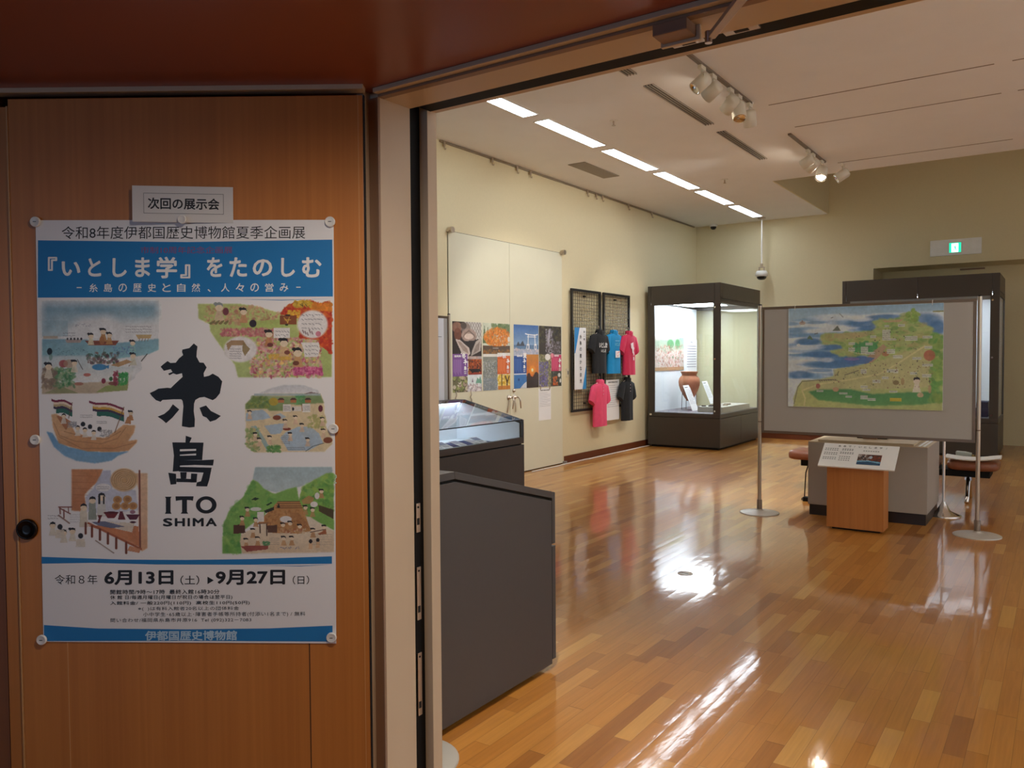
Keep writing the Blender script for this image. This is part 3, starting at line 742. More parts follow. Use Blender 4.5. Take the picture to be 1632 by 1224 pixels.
# ---------------------------------------------------------------- low desk show cases with sloped glass tops
def desk_case(f, loc, label):
    """f(u, d, z): u along the width 0..1.8, d from the back 0..0.895 to the front, z up"""
    t = thing('desk_showcase', loc, label, 'show case', 'low desk show cases')
    def bx(name, mat, u0, u1, d0, d1, z0, z1, parent=t, bevel=0.0):
        a, b = f(u0, d0, z0), f(u1, d1, z1)
        return boxo(name, mat, (a[0], b[0], a[1], b[1], a[2], b[2]), parent, bevel)
    def pr(name, mat, pts, u0, u1, parent=t, bevel=0.0):
        return MB().prism(pts, u0, u1, fn=lambda d, z, u: f(u, d, z)).build(name, mat, parent, bevel=bevel)
    bx('toe_kick', M_DARK, .06, 1.74, .13, .77, 0, .03)
    bx('body', M_CASE, .022, 1.778, .0, .86, .03, .588)
    pr('gap', M_DARK, [(.012, .035), (.012, 1.02), (.13, 1.02), (.868, .835), (.868, .035)], .018, .03)
    pr('gap', M_DARK, [(.012, .035), (.012, 1.02), (.13, 1.02), (.868, .835), (.868, .035)], 1.77, 1.782)
    inner = [(0, .024), (0, 1.0), (.13, 1.0), (.863, .812), (.863, .024)]
    pr('end_panel', M_CASE, inner, .0, .018, bevel=.001); pr('end_panel', M_CASE, inner, 1.782, 1.8, bevel=.001)
    bx('front_panel', M_CASE, 0, 1.8, .868, .897, .044, .592, bevel=.0015)
    bx('front_gap', M_DARK, .03, 1.77, .84, .872, .588, .61)
    for u0, u1 in ((0, .02), (1.78, 1.8)):
        m = MB()
        for q in ([(0, 1.012), (.128, 1.012), (.125, 1.042), (0, 1.042)], [(.128, 1.012), (.868, .824), (.895, .849), (.125, 1.042)], [(.868, .824), (.895, .849), (.895, .604), (.868, .604)]):
            m.prism(q, u0, u1, fn=lambda d, z, u: f(u, d, z))
        m.build('lid_frame', M_CASE, t, bevel=.001)
    bx('lid_rail', M_CASE, .02, 1.78, .855, .895, .606, .668, bevel=.0015)
    bx('lid_top', M_CASE, .02, 1.78, 0, .126, 1.012, 1.042, bevel=.0015)
    pr('glass_front', M_GLASS, [(.886, .668), (.890, .668), (.890, .846), (.886, .846)], .02, 1.78)
    pr('glass_top', M_GLASS, [(.126, 1.036), (.892, .846), (.892, .851), (.126, 1.041)], .02, 1.78)
    pr('glass_edge', M_DARK, [(.886, .845), (.893, .844), (.893, .8525), (.886, .8535)], .02, 1.78)
    bx('deck', M_INNER, .035, 1.765, .03, .855, .590, .612)
    bx('back_lining', M_INNER, .035, 1.765, .012, .03, .612, 1.01)
    lin_pts = [(.03, .612), (.03, 1.005), (.13, 1.005), (.86, .815), (.86, .612)]
    pr('end_lining', M_INNER, lin_pts, .031, .035); pr('end_lining', M_INNER, lin_pts, 1.765, 1.769)
    bx('light_bar', emit('desk_light', (225, 238, 255), 9.0), .06, 1.74, .04, .10, 1.0, 1.010)
    for u in (.3, 1.5):
        a = f(u, .898, .55); c = f(u, .905, .55); MB().cyl(a, c, .006, 10).build('lock', M_CHROME, t)
    a = f(1.785, .896, .70); c = f(1.785, .9, .70); MB().cyl(a, c, .006, 10).build('lock', M_CHROME, t)
    return t
desk_case(lambda u, d, z: (-3.815 + u, 2.386 + d, z), (-2.9, 2.8, 0), 'dark grey desk show case nearest the doorway, its blank end facing the viewer')
desk_case(lambda u, d, z: (-5.527 + d, 5.13 + u, z), (-5.1, 6.0, 0), 'dark grey desk show case with lit sloping glass top before the cream doors')

# tray and cards inside the lit desk case
o = boxo('display_tray', plain('navy_cloth', (36, 46, 104), .8, vary=.05, scale=200), (-5.16, -4.72, 5.3, 6.66, .6125, .636), bevel=.003, origin=(-5.0, 6.0, .6125)); tag(o, 'long navy blue cloth tray holding small cards inside the lit desk case', 'tray')
for i in range(7):
    y = 5.42 + i * .185; x = -4.93 + .04 * (i % 3)
    a = Art(step=.0006); a.sheet(-.055, -.085, .055, .085, (240, 240, 244), .003)
    a.up(); a.rect(-.045, -.01, .045, .072, [(176, 186, 214), (130, 106, 140), (200, 200, 216), (110, 110, 140), (170, 170, 196), (206, 200, 214), (130, 136, 168)][i])
    a.up(); [a.rect(-.042, -.07 + .013 * q, .025 + .004 * q, -.065 + .013 * q, (110, 110, 130)) for q in range(4)]
    o = a.build('photo_card', M_PRINT, (x, y, .6375 + .085 * math.sin(math.radians(14)) + .001), (math.radians(-76), 0, math.radians(90 + 8 * (i % 3) - 8)))
    tag(o, ['pale blue', 'plum', 'light lilac', 'dark slate', 'grey lilac', 'whitish', 'muted blue'][i] + ' photo card on the navy tray, ' + ['nearest the doorway', 'second from the doorway', 'third from the doorway', 'middle of the row', 'third from the far end', 'second from the far end', 'at the far end'][i], 'card', 'photo cards on the navy tray')

# ---------------------------------------------------------------- tall glass show cases
def tall_case(x0, x1, y0, y1, label, back, seam_front, posts):
    t = thing('tall_showcase', ((x0 + x1) / 2, (y0 + y1) / 2, 0), label, 'show case', 'tall glass show cases')
    H, zt, zb = 2.655, 2.335, .57
    sw = .115
    boxo('toe_kick', M_DARK, (x0 + .05, x1 - .05, y0 + .05, y1 - .05, 0, .035), t)
    m = MB(); m.box(x0 + .01, x1 - .01, y0 + .01, y1 - .01, .035, zb - .07)
    m.build('base_core', M_DARK, t)
    # plinth cladding
    m = MB(); m.box(x0, x1, y0, y0 + .02, .035, .50); m.build('base_panel', M_CASED, t, bevel=.002)
    ym = (y0 + y1) / 2
    for a, b in ((y0 + .022, ym - .002), (ym + .002, y1)): boxo('base_panel', M_CASED, (x1 - .02, x1, a, b, .035, .50), t, .002)
    boxo('base_panel', M_CASED, (x0, x0 + .02, y0 + .022, y1, .035, .50), t, .002)
    boxo('sill', M_CASED, (x0, x1, y0, y1, .505, zb), t, .003)
    # head
    hx = [(x0, x0 + .055), (x0 + .059, x1 - .094), (x1 - .09, x1)] if not seam_front else [(x0, x0 + .055), (x0 + .059, seam_front - .002), (seam_front + .002, x1 - .094), (x1 - .09, x1)]
    for a, b in hx: boxo('head_panel', M_CASED, (a, b, y0, y0 + .02, zt, H), t, .002)
    for a, b in ((y0 + .022, y0 + .10), (y0 + .104, y1)): boxo('head_panel', M_CASED, (x1 - .02, x1, a, b, zt + .07, H), t, .002)
    boxo('head_core', M_DARK, (x0 + .022, x1 - .022, y0 + .022, y1 - .022, zt + .092, H - .022), t)
    boxo('head_rail', M_CASED, (x1 - .02, x1, y0 + .022, y1, zt, zt + .064), t, .002)
    boxo('head_panel', M_CASED, (x0, x0 + .02, y0 + .022, y1, zt, H), t, .002)
    boxo('head_panel', M_CASED, (x0 + .02, x1 - .02, y1 - .02, y1, zt, H), t, .002)
    boxo('roof', M_CASED, (x0 + .005, x1 - .005, y0 + .005, y1 - .005, H - .02, H), t)
    boxo('ceiling_tray', plain('tray_grey', (150, 154, 160), .5), (x0 + .02, x1 - .02, y0 + .02, y1 - .02, zt + .06, zt + .09), t)
    # posts
    m = MB(); m.box(x0, x0 + sw, y0, y0 + .035, zb, zt); m.build('corner_post', M_CASED, t, bevel=.002)
    m = MB(); m.box(x1 - sw, x1, y0, y0 + .035, zb, zt); m.build('corner_post', M_CASED, t, bevel=.002)
    m = MB(); m.box(x1 - .035, x1, y1 - .05, y1, zb, zt); m.build('corner_post', M_CASED, t, bevel=.002)
    m = MB(); m.box(x0, x0 + .05, y1 - .04, y1, zb, zt); m.build('corner_post', M_CASED, t, bevel=.002)
    boxo('glass_front', M_GLASS, (x0 + sw, x1 - sw, y0 + .012, y0 + .02, zb, zt), t)
    boxo('glass_side', M_GLASS, (x1 - .02, x1 - .012, y0 + .035, y1 - .05, zb, zt), t)
    if back == 'left':
        boxo('back_panel', M_INNER, (x0 + .02, x0 + .07, y0 + .035, y1 - .04, zb, zt + .02), t)
        boxo('glass_rear', M_GLASS, (x0 + .07, x1 - .035, y1 - .02, y1 - .012, zb, zt), t)
    else:
        boxo('back_panel', M_INNER, (x0 + .05, x1 - .035, y1 - .05, y1 - .02, zb, zt + .02), t)
        boxo('glass_side', M_GLASS, (x0 + .012, x0 + .02, y0 + .035, y1 - .04, zb, zt), t)
    boxo('deck', M_DECK, (x0 + .07, x1 - .03, y0 + .03, y1 - .05, zb, zb + .006), t)
    for z in (.62, 1.45, 2.27): MB().cyl((x1 - sw + .03, y0, z), (x1 - sw + .03, y0 - .012, z), .014, 12).build('lock', M_CHROME, t)
    MB().box(x0 + .03, x0 + .07, y0 - .006, y0, .52, .55).build('lock', M_CHROME, t, bevel=.002)
    return t
c1 = tall_case(-5.73, -4.49, 12.3, 14.3, 'tall brown-framed glass case with a clay jar inside, beside the left wall', 'left', None, None)
boxo('light_panel', M_CASEL, (-5.6, -4.95, 12.5, 13.9, 2.385, 2.393), c1)
c2 = tall_case(-2.905, -.785, 13.37, 14.56, 'large dark glass case behind the map board, under the exit sign', 'rear', -1.84, None)
boxo('light_panel', M_CASEL, (-2.8, -.88, 13.40, 13.47, 2.352, 2.37), c2)
boxo('light_panel', emit('case_light_low', (235, 240, 250), 3.0), (-2.7, -.95, 13.7, 14.3, 2.385, 2.393), c2)
boxo('light_valance', plain('tray_grey', (150, 154, 160), .5), (-2.79, -.9, 13.395, 13.40, 2.28, 2.352), c2)

# contents of the case by the left wall
JX, JY, JZ = -5.37, 13.2, .66
t = thing('jar_stand', (JX, JY, .576), 'thin wire stand holding up the pointed clay jar', 'stand')
m = MB()
for k in range(4):
    a = math.pi / 4 + k * math.pi / 2; m.tube([(JX + .14 * math.cos(a), JY + .14 * math.sin(a), .576), (JX + .125 * math.cos(a), JY + .125 * math.sin(a), .93)], .005, 6)
m.build('legs', plain('wire_dark', (60, 52, 46), .4, metal=.6), t)
m = MB(); m.tube([(JX + .128 * math.cos(q * math.pi / 12), JY + .128 * math.sin(q * math.pi / 12), .93) for q in range(25)], .006, 6); m.build('ring', plain('wire_dark', (60, 52, 46), .4, metal=.6), t)
t = thing('clay_jar', (JX, JY, .72), 'large terracotta jar with flared rim and pointed base in the tall case', 'jar')
prof = [(0, .0), (.042, .004), (.062, .03), (.105, .10), (.150, .19), (.176, .27), (.183, .33), (.174, .385), (.152, .42), (.128, .44)]
MC = plain('terracotta', (158, 106, 76), .85, vary=.38, scale=6, bump=.1)
MB().lathe(prof, (JX, JY, .72), 40).build('body', MC, t)
MB().lathe([(.130, .436), (.124, .448), (.132, .475), (.150, .505), (.153, .512), (.146, .512), (.126, .478), (.116, .45), (.112, .43)], (JX, JY, .72), 40, caps=False).build('rim', MC, t)
t = boxo('riser', plain('riser_grey', (176, 172, 160), .8), (-4.99, -4.56, 12.62, 13.95, .576, .665), bevel=.003, origin=(-4.77, 13.2, .576)); tag(t, 'low grey display riser on the floor of the tall case with jar', 'riser')
for i, (x, y, sx, sy, c) in enumerate([(-4.92, 12.72, .05, .05, (60, 50, 48)), (-4.86, 12.92, .05, .06, (84, 66, 54)), (-4.80, 12.72, .05, .045, (50, 46, 50)), (-4.74, 12.9, .06, .07, (196, 186, 168)), (-4.70, 13.12, .05, .06, (150, 130, 110)), (-4.76, 13.4, .07, .06, (120, 104, 90))]):
    m = MB(); n = 9; rr = [(.75 + .25 * math.sin(3.1 * q + i * 2.0)) for q in range(n)]
    m.prism([(x + sx * rr[q] * math.cos(6.283 * q / n), y + sy * rr[q] * math.sin(6.283 * q / n)) for q in range(n)], .6655, .685)
    o = m.build('pottery_shard', plain('shard_%d' % i, c, .8, vary=.15), bevel=.004, origin=(x, y, .6655))
    tag(o, ['blackish', 'brown', 'charcoal', 'cream', 'tan', 'dull brown'][i] + ' flat shard on the riser, ' + ['front left corner', 'front row second from left', 'front row third from left', 'front right corner', 'right side behind the cream shard', 'rear right'][i], 'shard', 'shards on the riser')
def caption_board(x, y, z, wd, ht, tilt, label, rows):
    a = Art(step=.0006); a.sheet(-wd / 2, 0, wd / 2, ht, (250, 250, 252), .006)
    a.up(); a.rect(-wd * .38, ht * .9, wd * .1, ht * .93, (70, 70, 70))
    for k in range(rows): a.rect(-wd * .4, ht * (.82 - .05 * k), wd * (.38 - .2 * ((k * 7) % 3 == 0)), ht * (.832 - .05 * k), (175, 175, 180))
    o = a.build('caption_board', M_PRINT, (x, y, z), tilt); tag(o, label, 'caption board', 'caption boards beside the jar')
caption_board(-5.14, 12.92, .578, .27, .46, (math.radians(-22), 0, math.pi / 2), 'white slanted caption board left of the clay jar', 12)
caption_board(-5.06, 13.52, .668, .24, .42, (math.radians(-22), 0, math.pi / 2), 'white slanted caption board right of the clay jar', 12)

# ---------------------------------------------------------------- board stands
def foot(m, x, y, r=.18):
    m.lathe([(r, 0), (r, .006), (r * .96, .010), (r * .5, .017), (.04, .026), (.028, .034), (.028, .04)], (x, y, 0), 40)
def board_stand(p0, p1, label, joint=True):
    p0, p1 = Vector(p0), Vector(p1); mid = (p0 + p1) / 2; d = (p1 - p0).normalized(); n = Vector((d.y, -d.x, 0)); L = (p1 - p0).length
    t = thing('board_stand', tuple(mid), label, 'board stand', 'board stands')
    def slab(a, b, z0, z1, h, name, mat, bevel=0.0):
        q = [p0 + d * a + n * h, p0 + d * b + n * h, p0 + d * b - n * h, p0 + d * a - n * h]
        return MB().prism([(v.x, v.y) for v in q], z0, z1).build(name, mat, t, bevel=bevel)
    for p in (p0, p1):
        po = MB().cyl((p.x, p.y, .03), (p.x, p.y, 1.972), .0165, 20).build('pole', M_POLE, t)
        MB().lathe([(.024, .03), (.024, .128), (.0165, .13)], (p.x, p.y, 0), 20).build('collar', M_ALU, po)
        MB().lathe([(.0165, .868), (.0185, .870), (.0185, .876), (.0165, .878)], (p.x, p.y, 0), 20, caps=False).build('joint_ring', M_ALU, po)
        m = MB(); foot(m, p.x, p.y); m.build('foot', M_FOOT, t)
        MB().lathe([(.0165, 0), (.0165, .008), (.008, .012), (0, .012)], (p.x, p.y, 1.972), 16).build('cap', M_DARK, po)
    a, b = .022, L - .022
    slab(a + .02, b - .02, .79, 1.935, .010, 'board', M_BOARD)
    slab(a, b, 1.93, 1.955, .014, 'frame_rail', M_ALU, .002); slab(a, b, .768, .793, .014, 'frame_rail', M_ALU, .002)
    slab(a, a + .022, .793, 1.93, .014, 'frame_stile', M_ALU, .002); slab(b - .022, b, .793, 1.93, .014, 'frame_stile', M_ALU, .002)
    return t
board_stand((-2.387, 7.605, 0), (-.585, 7.605, 0), 'grey board on two poles with round feet, showing a painted map')
board_stand((-5.60, 5.13, 0), (-5.60, 6.905, 0), 'grey board stand against the left wall, behind the lit desk case')
board_stand((-3.79, 2.205, 0), (-1.99, 2.205, 0), 'board stand of which only a round pale foot shows beside the door frame')

# slim chrome stand behind the map board
t = thing('pole_stand', (-.92, 8.40, 0), 'slim chrome pole on a round shiny foot behind the map board', 'pole stand')
m = MB(); m.lathe([(.15, 0), (.15, .008), (.13, .016), (.06, .045), (.022, .11), (.014, .13)], (-.92, 8.40, 0), 40); m.build('foot', M_CHROME, t)
MB().cyl((-.92, 8.40, .12), (-.92, 8.40, 1.5), .013, 16).build('pole', M_CHROME, t)

# ---------------------------------------------------------------- plinth, block and information stand
t = thing('plinth', (-1.485, 8.15, 0), 'broad grey plinth with beige top under the map board', 'plinth')
MP = plain('plinth_grey', (172, 164, 156), .6, vary=.015); MT = plain('plinth_beige', (206, 188, 158), .55, vary=.02)
boxo('kick_base', plain('kick_brown', (40, 30, 28), .4), (-1.975, -.99, 7.80, 8.55, 0, .10), t)
boxo('body', MP, (-1.985, -.978, 7.78, 8.56, .10, .685), t, .003)
boxo('top', MT, (-1.983, -.98, 7.782, 8.558, .685, .692), t)
boxo('raised_panel', MT, (-1.90, -1.09, 7.80, 8.54, .692, .712), t, .003)
for x in (-1.055, -1.02): boxo('slot', M_WHITE, (x, x + .016, 7.79, 8.55, .692, .696), t)
t = thing('block', (-1.48, 8.12, .712), 'small brown wooden block on black base on top of the plinth', 'block')
boxo('base', M_BLACK, (-1.62, -1.36, 8.1, 8.35, .712, .735), t, .003)
boxo('post', plain('block_brown', (150, 112, 84), .5), (-1.56, -1.44, 8.05, 8.12, .712, .80), t, .002)
t = thing('information_stand', (-1.465, 7.34, 0), 'orange-brown wooden stand with slanted white sign in front of the plinth', 'information stand')
MW = wood_mat('stand_veneer', (176, 110, 54), (200, 132, 70), .45, grain=(40, 40, 1.5))
boxo('caster_base', M_DARK, (-1.65, -1.27, 7.27, 7.44, 0, .018), t)
MB().prism([(7.235, .018), (7.455, .018), (7.455, .62), (7.235, .545)], -1.688, -1.235, 'x').build('body', MW, t, bevel=.002)
a = Art(step=.0008)
SW, SH = .605, .30
a.sheet(-SW / 2, 0, SW / 2, SH, (246, 246, 248), .012)
a.up()
cv = Canvas(60, 34, 60, 34, (40, 50, 70), 5)
cv.re(0, 0, 60, 20, (70, 46, 40)); cv.dabs(60, 0, 0, 30, 20, 4, [(30, 28, 34), (120, 90, 80), (200, 190, 190)], .8); cv.dabs(40, 30, 2, 60, 20, 4, [(140, 60, 40), (110, 50, 40)], .8); cv.el(33, 9, 4, 5, (170, 190, 210)); cv.po([(0, 22), (30, 20), (60, 23), (60, 27), (0, 26)], (120, 180, 215)); cv.po([(0, 26), (28, 23), (60, 28), (60, 34), (0, 34)], (28, 74, 112))
a.picture(cv, .0, .175, .185, .045)
x = -.18
for ch in '糸島で「いとしま学」':
    a.text(ch, x, .278, x + .022, .255, (60, 60, 64), .01) if ch not in '「」' else a.text(ch, x + .006, .276, x + .014, .255, (60, 60, 64)); x += .0415
for (x0, y0, x1, y1, rows) in [(-.28, .235, -.17, .195, 2), (-.14, .235, -.05, .205, 2), (-.28, .18, -.17, .14, 2), (-.15, .19, -.05, .16, 2), (-.28, .12, -.17, .08, 2), (-.15, .14, -.07, .07, 3), (.03, .225, .16, .205, 1)]:
    for k in range(rows):
        yy = y0 + (y1 - y0) * (k + .5) / rows; xx = x0
        while xx < x1: a.rect(xx, yy, xx + .012, yy + .008, (110, 112, 120)); xx += .019
o = a.build('sign_board', M_PRINTG, (-1.445, 7.16, .552), (math.radians(-55), 0, 0), t)

# black cord and adapter beside the plinth
t = thing('power_cord', (-2.1, 8.5, 0), 'thin black cord with plug running down beside the plinth', 'cord')
MB().tube([(-2.02, 8.3, .58), (-2.10, 8.36, .5), (-2.17, 8.42, .3), (-2.19, 8.46, .1), (-2.2, 8.49, .04), (-2.23, 8.5, .02), (-2.22, 8.47, .012)], .006, 8).build('cable', M_BLACK, t)
MB().box(-2.21, -2.11, 8.45, 8.52, 0, .045).build('adapter', M_BLACK, t, bevel=.006)

# ---------------------------------------------------------------- bench with four leather pads
t = thing('bench', (-1.55, 9.36, 0), 'long museum bench with brown leather pads and chrome legs behind the plinth', 'bench')
ML = plain('brown_leather', (132, 78, 54), .38, vary=.12, scale=14, bump=.06)
boxo('beam', M_BLACK, (-2.42, -.60, 9.17, 9.55, .27, .335), t, .006)
for i in range(4):
    x0 = -2.57 + i * .527; x1 = x0 + .465; m = MB(); R = []
    for z, g in ((.336, .06), (.338, .03), (.350, .006), (.375, 0), (.405, .002), (.425, .014), (.437, .04), (.442, .09), (.443, .15)):
        ring = []; n = 40; a_, b_ = (x1 - x0) / 2 - g, .245 - g; cx, cy = (x0 + x1) / 2, 9.36
        for q in range(n):
            th = 2 * math.pi * q / n; c, s_ = math.cos(th), math.sin(th)
            ring.append((cx + a_ * math.copysign(abs(c) ** .45, c), cy + b_ * math.copysign(abs(s_) ** .45, s_), z))
        R.append(ring)
    m.rings(R).build('pad', ML, t)
for x in (-2.2, -.80):
    m = MB()
    for s_ in (-1, 1): m.tube([(x, 9.36 + s_ * .03, .28), (x, 9.36 + s_ * .06, .2), (x, 9.36 + s_ * .12, .06), (x, 9.36 + s_ * .20, .015)], .022, 10)
    m.box(x - .03, x + .03, 9.30, 9.42, .22, .275)
    m.build('leg', M_CHROME, t)
R = []
for i in range(25):
    u = i / 24; x = -.985 + u * .475; z = .468 - .022 * math.sin(u * math.pi * 1.05) + .012 * u; w_ = .13
    z += .018 * max(0, u - .75) * 4 * (1 - u) 
    R.append([(x, 9.20 + w_ * .9 * c, z + .020 * s_) for c, s_ in [(math.cos(q * math.pi / 8), math.sin(q * math.pi / 8)) for q in range(16)]])
o = MB().rings(R).build('folded_cloth', plain('white_cloth', (236, 236, 234), .8), origin=(-.75, 9.2, .445)); tag(o, 'white rolled cloth lying across the right end pad of bench', 'cloth')
t = thing('gadget', (-.83, 9.38, .43), 'small grey-green box with brass plugs behind the white cloth on bench', 'box')
MB().prism([(-.92, .43), (-.78, .43), (-.78, .485), (-.84, .497), (-.92, .5)], 9.36, 9.46, 'y').build('body', plain('gadget_grey', (164, 170, 160), .5), t, bevel=.004)
for x in (-.765, -.735): MB().cyl((x, 9.38, .43), (x, 9.38, .475), .013, 10).build('plug', plain('brass', (190, 160, 90), .3, metal=.9), t)

# ---------------------------------------------------------------- wire grids, hanging shirts
M_WIRE = plain('wire_black', (34, 31, 28), .5)
def grid(y0, y1, label):
    z0, z1, x = .710, 2.469, XL + .045
    t = thing('wire_grid_panel', (x, (y0 + y1) / 2, z0), label, 'grid panel', 'wire grid panels')
    for b in ((y0, y0 + .036, z0, z1), (y1 - .036, y1, z0, z1)): boxo('frame_upright', M_WIRE, (x - .016, x + .016) + b, t, .004)
    for b in ((y0 + .036, y1 - .036, z0, z0 + .036), (y0 + .036, y1 - .036, z1 - .036, z1)): boxo('frame_rail', M_WIRE, (x - .016, x + .016) + b, t, .004)
    m = MB(); r = .0026
    y = y0 + .036 + .05
    while y < y1 - .04: m.box(x - r, x + r, y - r, y + r, z0 + .03, z1 - .03); y += .0505
    z = z0 + .036 + .05
    while z < z1 - .04: m.box(x + r, x + 3 * r, y0 + .03, y1 - .03, z - r, z + r); z += .0505
    m.build('wire_mesh', M_WIRE, t)
    for z in (z0 + .1, z1 - .1):
        MB().box(XL, x - .016, (y0 + y1) / 2 - .02, (y0 + y1) / 2 + .02, z, z + .02).build('wall_bracket', M_WIRE, t)
grid(9.842, 10.711, 'black-framed wire grid panel nearer the cream doors')
grid(10.796, 11.682, 'black-framed wire grid panel nearer the tall glass case')

def shirt(yc, ztop, h, bw, name, label, mat, collar, x0=XL + .135, turn=0.0, spread=.26, printer=None, cat='shirt', seed=0):
    """a short-sleeved shirt on a hanger, facing the room; yc centre, ztop the shoulder height"""
    rn = random.Random(seed)
    t = thing(name, (x0, yc, ztop), label, cat, 'hanging shirts')
    def P(l, d, z):                   # l to the right along the wall, d towards the room
        c, s_ = math.cos(turn), math.sin(turn)
        return (x0 + d * c - l * s_ * .6, yc + l * c + d * s_ * .6, z)
    m = MB(); R = []; n = 36
    prof = [(0, .075, .045), (.015, .10, .055), (.04, .15, .062), (.075, .195, .066), (.12, .205, .072), (.2, .195, .075), (.35, .19, .072), (.55, .188, .07), (.75, .19, .068), (.9, .192, .07), (1.0, .194, .07)]
    k = bw / .19
    for v, a_, b_ in prof:
        ring = []
        for q in range(n):
            th = 2 * math.pi * q / n
            fold = 1 + (.10 * math.sin(th * 5 + seed) + .06 * math.sin(th * 9 + 2 * seed + v * 2)) * v ** 1.3
            ring.append(P(a_ * k * math.cos(th), b_ * fold * math.copysign(abs(math.sin(th)) ** .7, math.sin(th)) * .8, ztop - h * v))
        R.append(ring)
    m.rings(R, caps=False); m.add(R[0], [tuple(range(n))], True)
    m.build('body', mat, t)
    for s_ in (-1, 1):
        m = MB(); R = []
        for q, (l, z, rl, rd) in enumerate([(.12, -.045, .05, .05), (.18, -.085, .08, .055), (.5 * (.19 + spread), -.175, .08, .055), (spread, -.27, .078, .052)]):
            ring = []
            dirv = Vector((s_ * .55, 0, .8)).normalized() if q else Vector((0, 0, 1))
            for w_ in range(20):
                th = 2 * math.pi * w_ / 20
                nl = math.cos(th) * rl; 
                ring.append(P(s_ * l * k + nl * .85, math.sin(th) * rd * .8, ztop + z * h / .6 + nl * s_ * .55))
            R.append(ring if s_ > 0 else ring[::-1])
        m.rings(R); m.build('sleeve', mat, t)
    m = MB()
    if collar == 'crew':
        m.tube([P(.078 * k * math.cos(q * math.pi / 10), .045 * math.sin(q * math.pi / 10), ztop + .008) for q in range(21)], .012, 8)
    else:
        R = []
        for z, g in ((-.02, 1.0), (.02, .95), (.045, .85), (.05, .75)):
            R.append([P(.082 * k * g * math.cos(2 * math.pi * q / 20), .055 * g * math.sin(2 * math.pi * q / 20), ztop + z) for q in range(20)])
        m.rings(R, caps=False)
        for s_ in (-1, 1):
            m.prism([(0, 0), (s_ * .075, .03), (s_ * .085, -.035), (s_ * .02, -.075)], 0, .006, fn=lambda a, b, hh: P(a, .05 + hh - .25 * abs(a), ztop + .01 + b))
    m.build('collar', mat, t)
    if collar == 'polo':
        pk = MB().prism([(-.014, -.05), (.014, -.05), (.014, -.20), (-.014, -.20)], 0, .004, fn=lambda a, b, hh: P(a, .057 + hh, ztop + b)).build('placket', mat, t)
        for z in (-.07, -.12, -.17): MB().cyl(P(0, .061, ztop + z), P(0, .065, ztop + z), .006, 8).build('button', plain('button_pale', (230, 190, 196), .4), pk)
    m = MB(); m.tube([P(-.12, 0, ztop - .02), P(0, 0, ztop + .03), P(.12, 0, ztop - .02)], .006, 6)
    m.tube([P(0, 0, ztop + .03), P(0, 0, ztop + .08), P(.0, -.012, ztop + .105), P(0, -.035, ztop + .105), P(0, -.05, ztop + .085)], .0035, 6)
    m.build('hanger', M_STEEL, t)
    if printer:
        a = Art(step=.0006); printer(a)
        o = a.build('chest_print', M_PRINT, (0, 0, 0), (0, 0, math.pi / 2 + turn))
        o.parent = t; o.location = (.069, 0, 0)
    return t
S_BLACK = plain('cotton_black', (30, 30, 33), .9, vary=.08, scale=30); S_BLUE = plain('cotton_blue', (22, 140, 200), .85, vary=.05, scale=20)
S_RED = plain('cotton_red', (206, 44, 84), .85, vary=.05, scale=20); S_PINK = plain('cotton_pink', (232, 78, 116), .85, vary=.05, scale=20)
def pr_black(a):
    a.text('いとしま!', -.125, -.14, .125, -.22, (236, 236, 236), .035); a.text('いとしま', -.07, -.24, .075, -.285, (220, 220, 220), .03)
def pr_blue(a):
    a.rect(-.075, -.115, .075, -.122, (150, 210, 235)); a.text('いとしま', -.08, -.14, .075, -.195, (130, 210, 220), .02)
    a.rect(-.068, -.27, .075, -.375, (238, 240, 244)); a.up()
    cv = Canvas(14, 12, 14, 12, (238, 240, 244)); cv.el(7, 6, 4, 4, (240, 190, 190)); cv.el(11, 2, 1.6, 1.2, (220, 40, 60)); cv.el(7, 6, 2, 2, (250, 240, 240)); a.picture(cv, -.068, -.27, .075, -.375, False)
def pr_red(a):
    for pts in ([(-.07, -.15), (.02, -.13), (.03, -.2), (.05, -.22), (.03, -.26), (.04, -.31), (-.01, -.3), (-.02, -.24), (-.06, -.22)],): a.poly(pts, (244, 220, 226))
    a.column('糸島', .0, .06, -.27, -.42, (244, 220, 226), .04)
shirt(10.505, 1.848, .595, .185, 't_shirt', 'black t-shirt with white lettering, upper row left', S_BLACK, 'polo_back', spread=.245, printer=pr_black, seed=1)
shirt(11.00, 1.856, .615, .195, 't_shirt', 'bright blue t-shirt with white square print, upper row middle', S_BLUE, 'polo_back', x0=XL + .115, spread=.24, printer=pr_blue, seed=2)
shirt(11.43, 1.85, .64, .182, 't_shirt', 'crimson t-shirt with pale print, upper row right', S_RED, 'polo_back', x0=XL + .16, spread=.28, printer=pr_red, seed=3)
shirt(10.515, 1.115, .645, .18, 'polo_shirt', 'pink polo shirt with buttoned collar, lower row left', S_PINK, 'polo', spread=.265, seed=4)
shirt(11.41, 1.125, .63, .165, 'polo_shirt', 'black polo shirt in the lower row, right of the notice sheet', S_BLACK, 'polo', spread=.27, seed=5)

# white cable along the foot of the left wall
rn = random.Random(3)
pts = [(-5.72, 8.75 + i * .16, .006) for i in range(26)]
pts = [(x + rn.uniform(-.012, .012) - (.02 if i > 6 else 0), y, z) for i, (x, y, z) in enumerate(pts)]
o = MB().tube(pts, .006, 6).build('extension_cable', M_WHITE, origin=(-5.73, 10.5, 0)); tag(o, 'white cable lying along the foot of the left wall', 'cable')
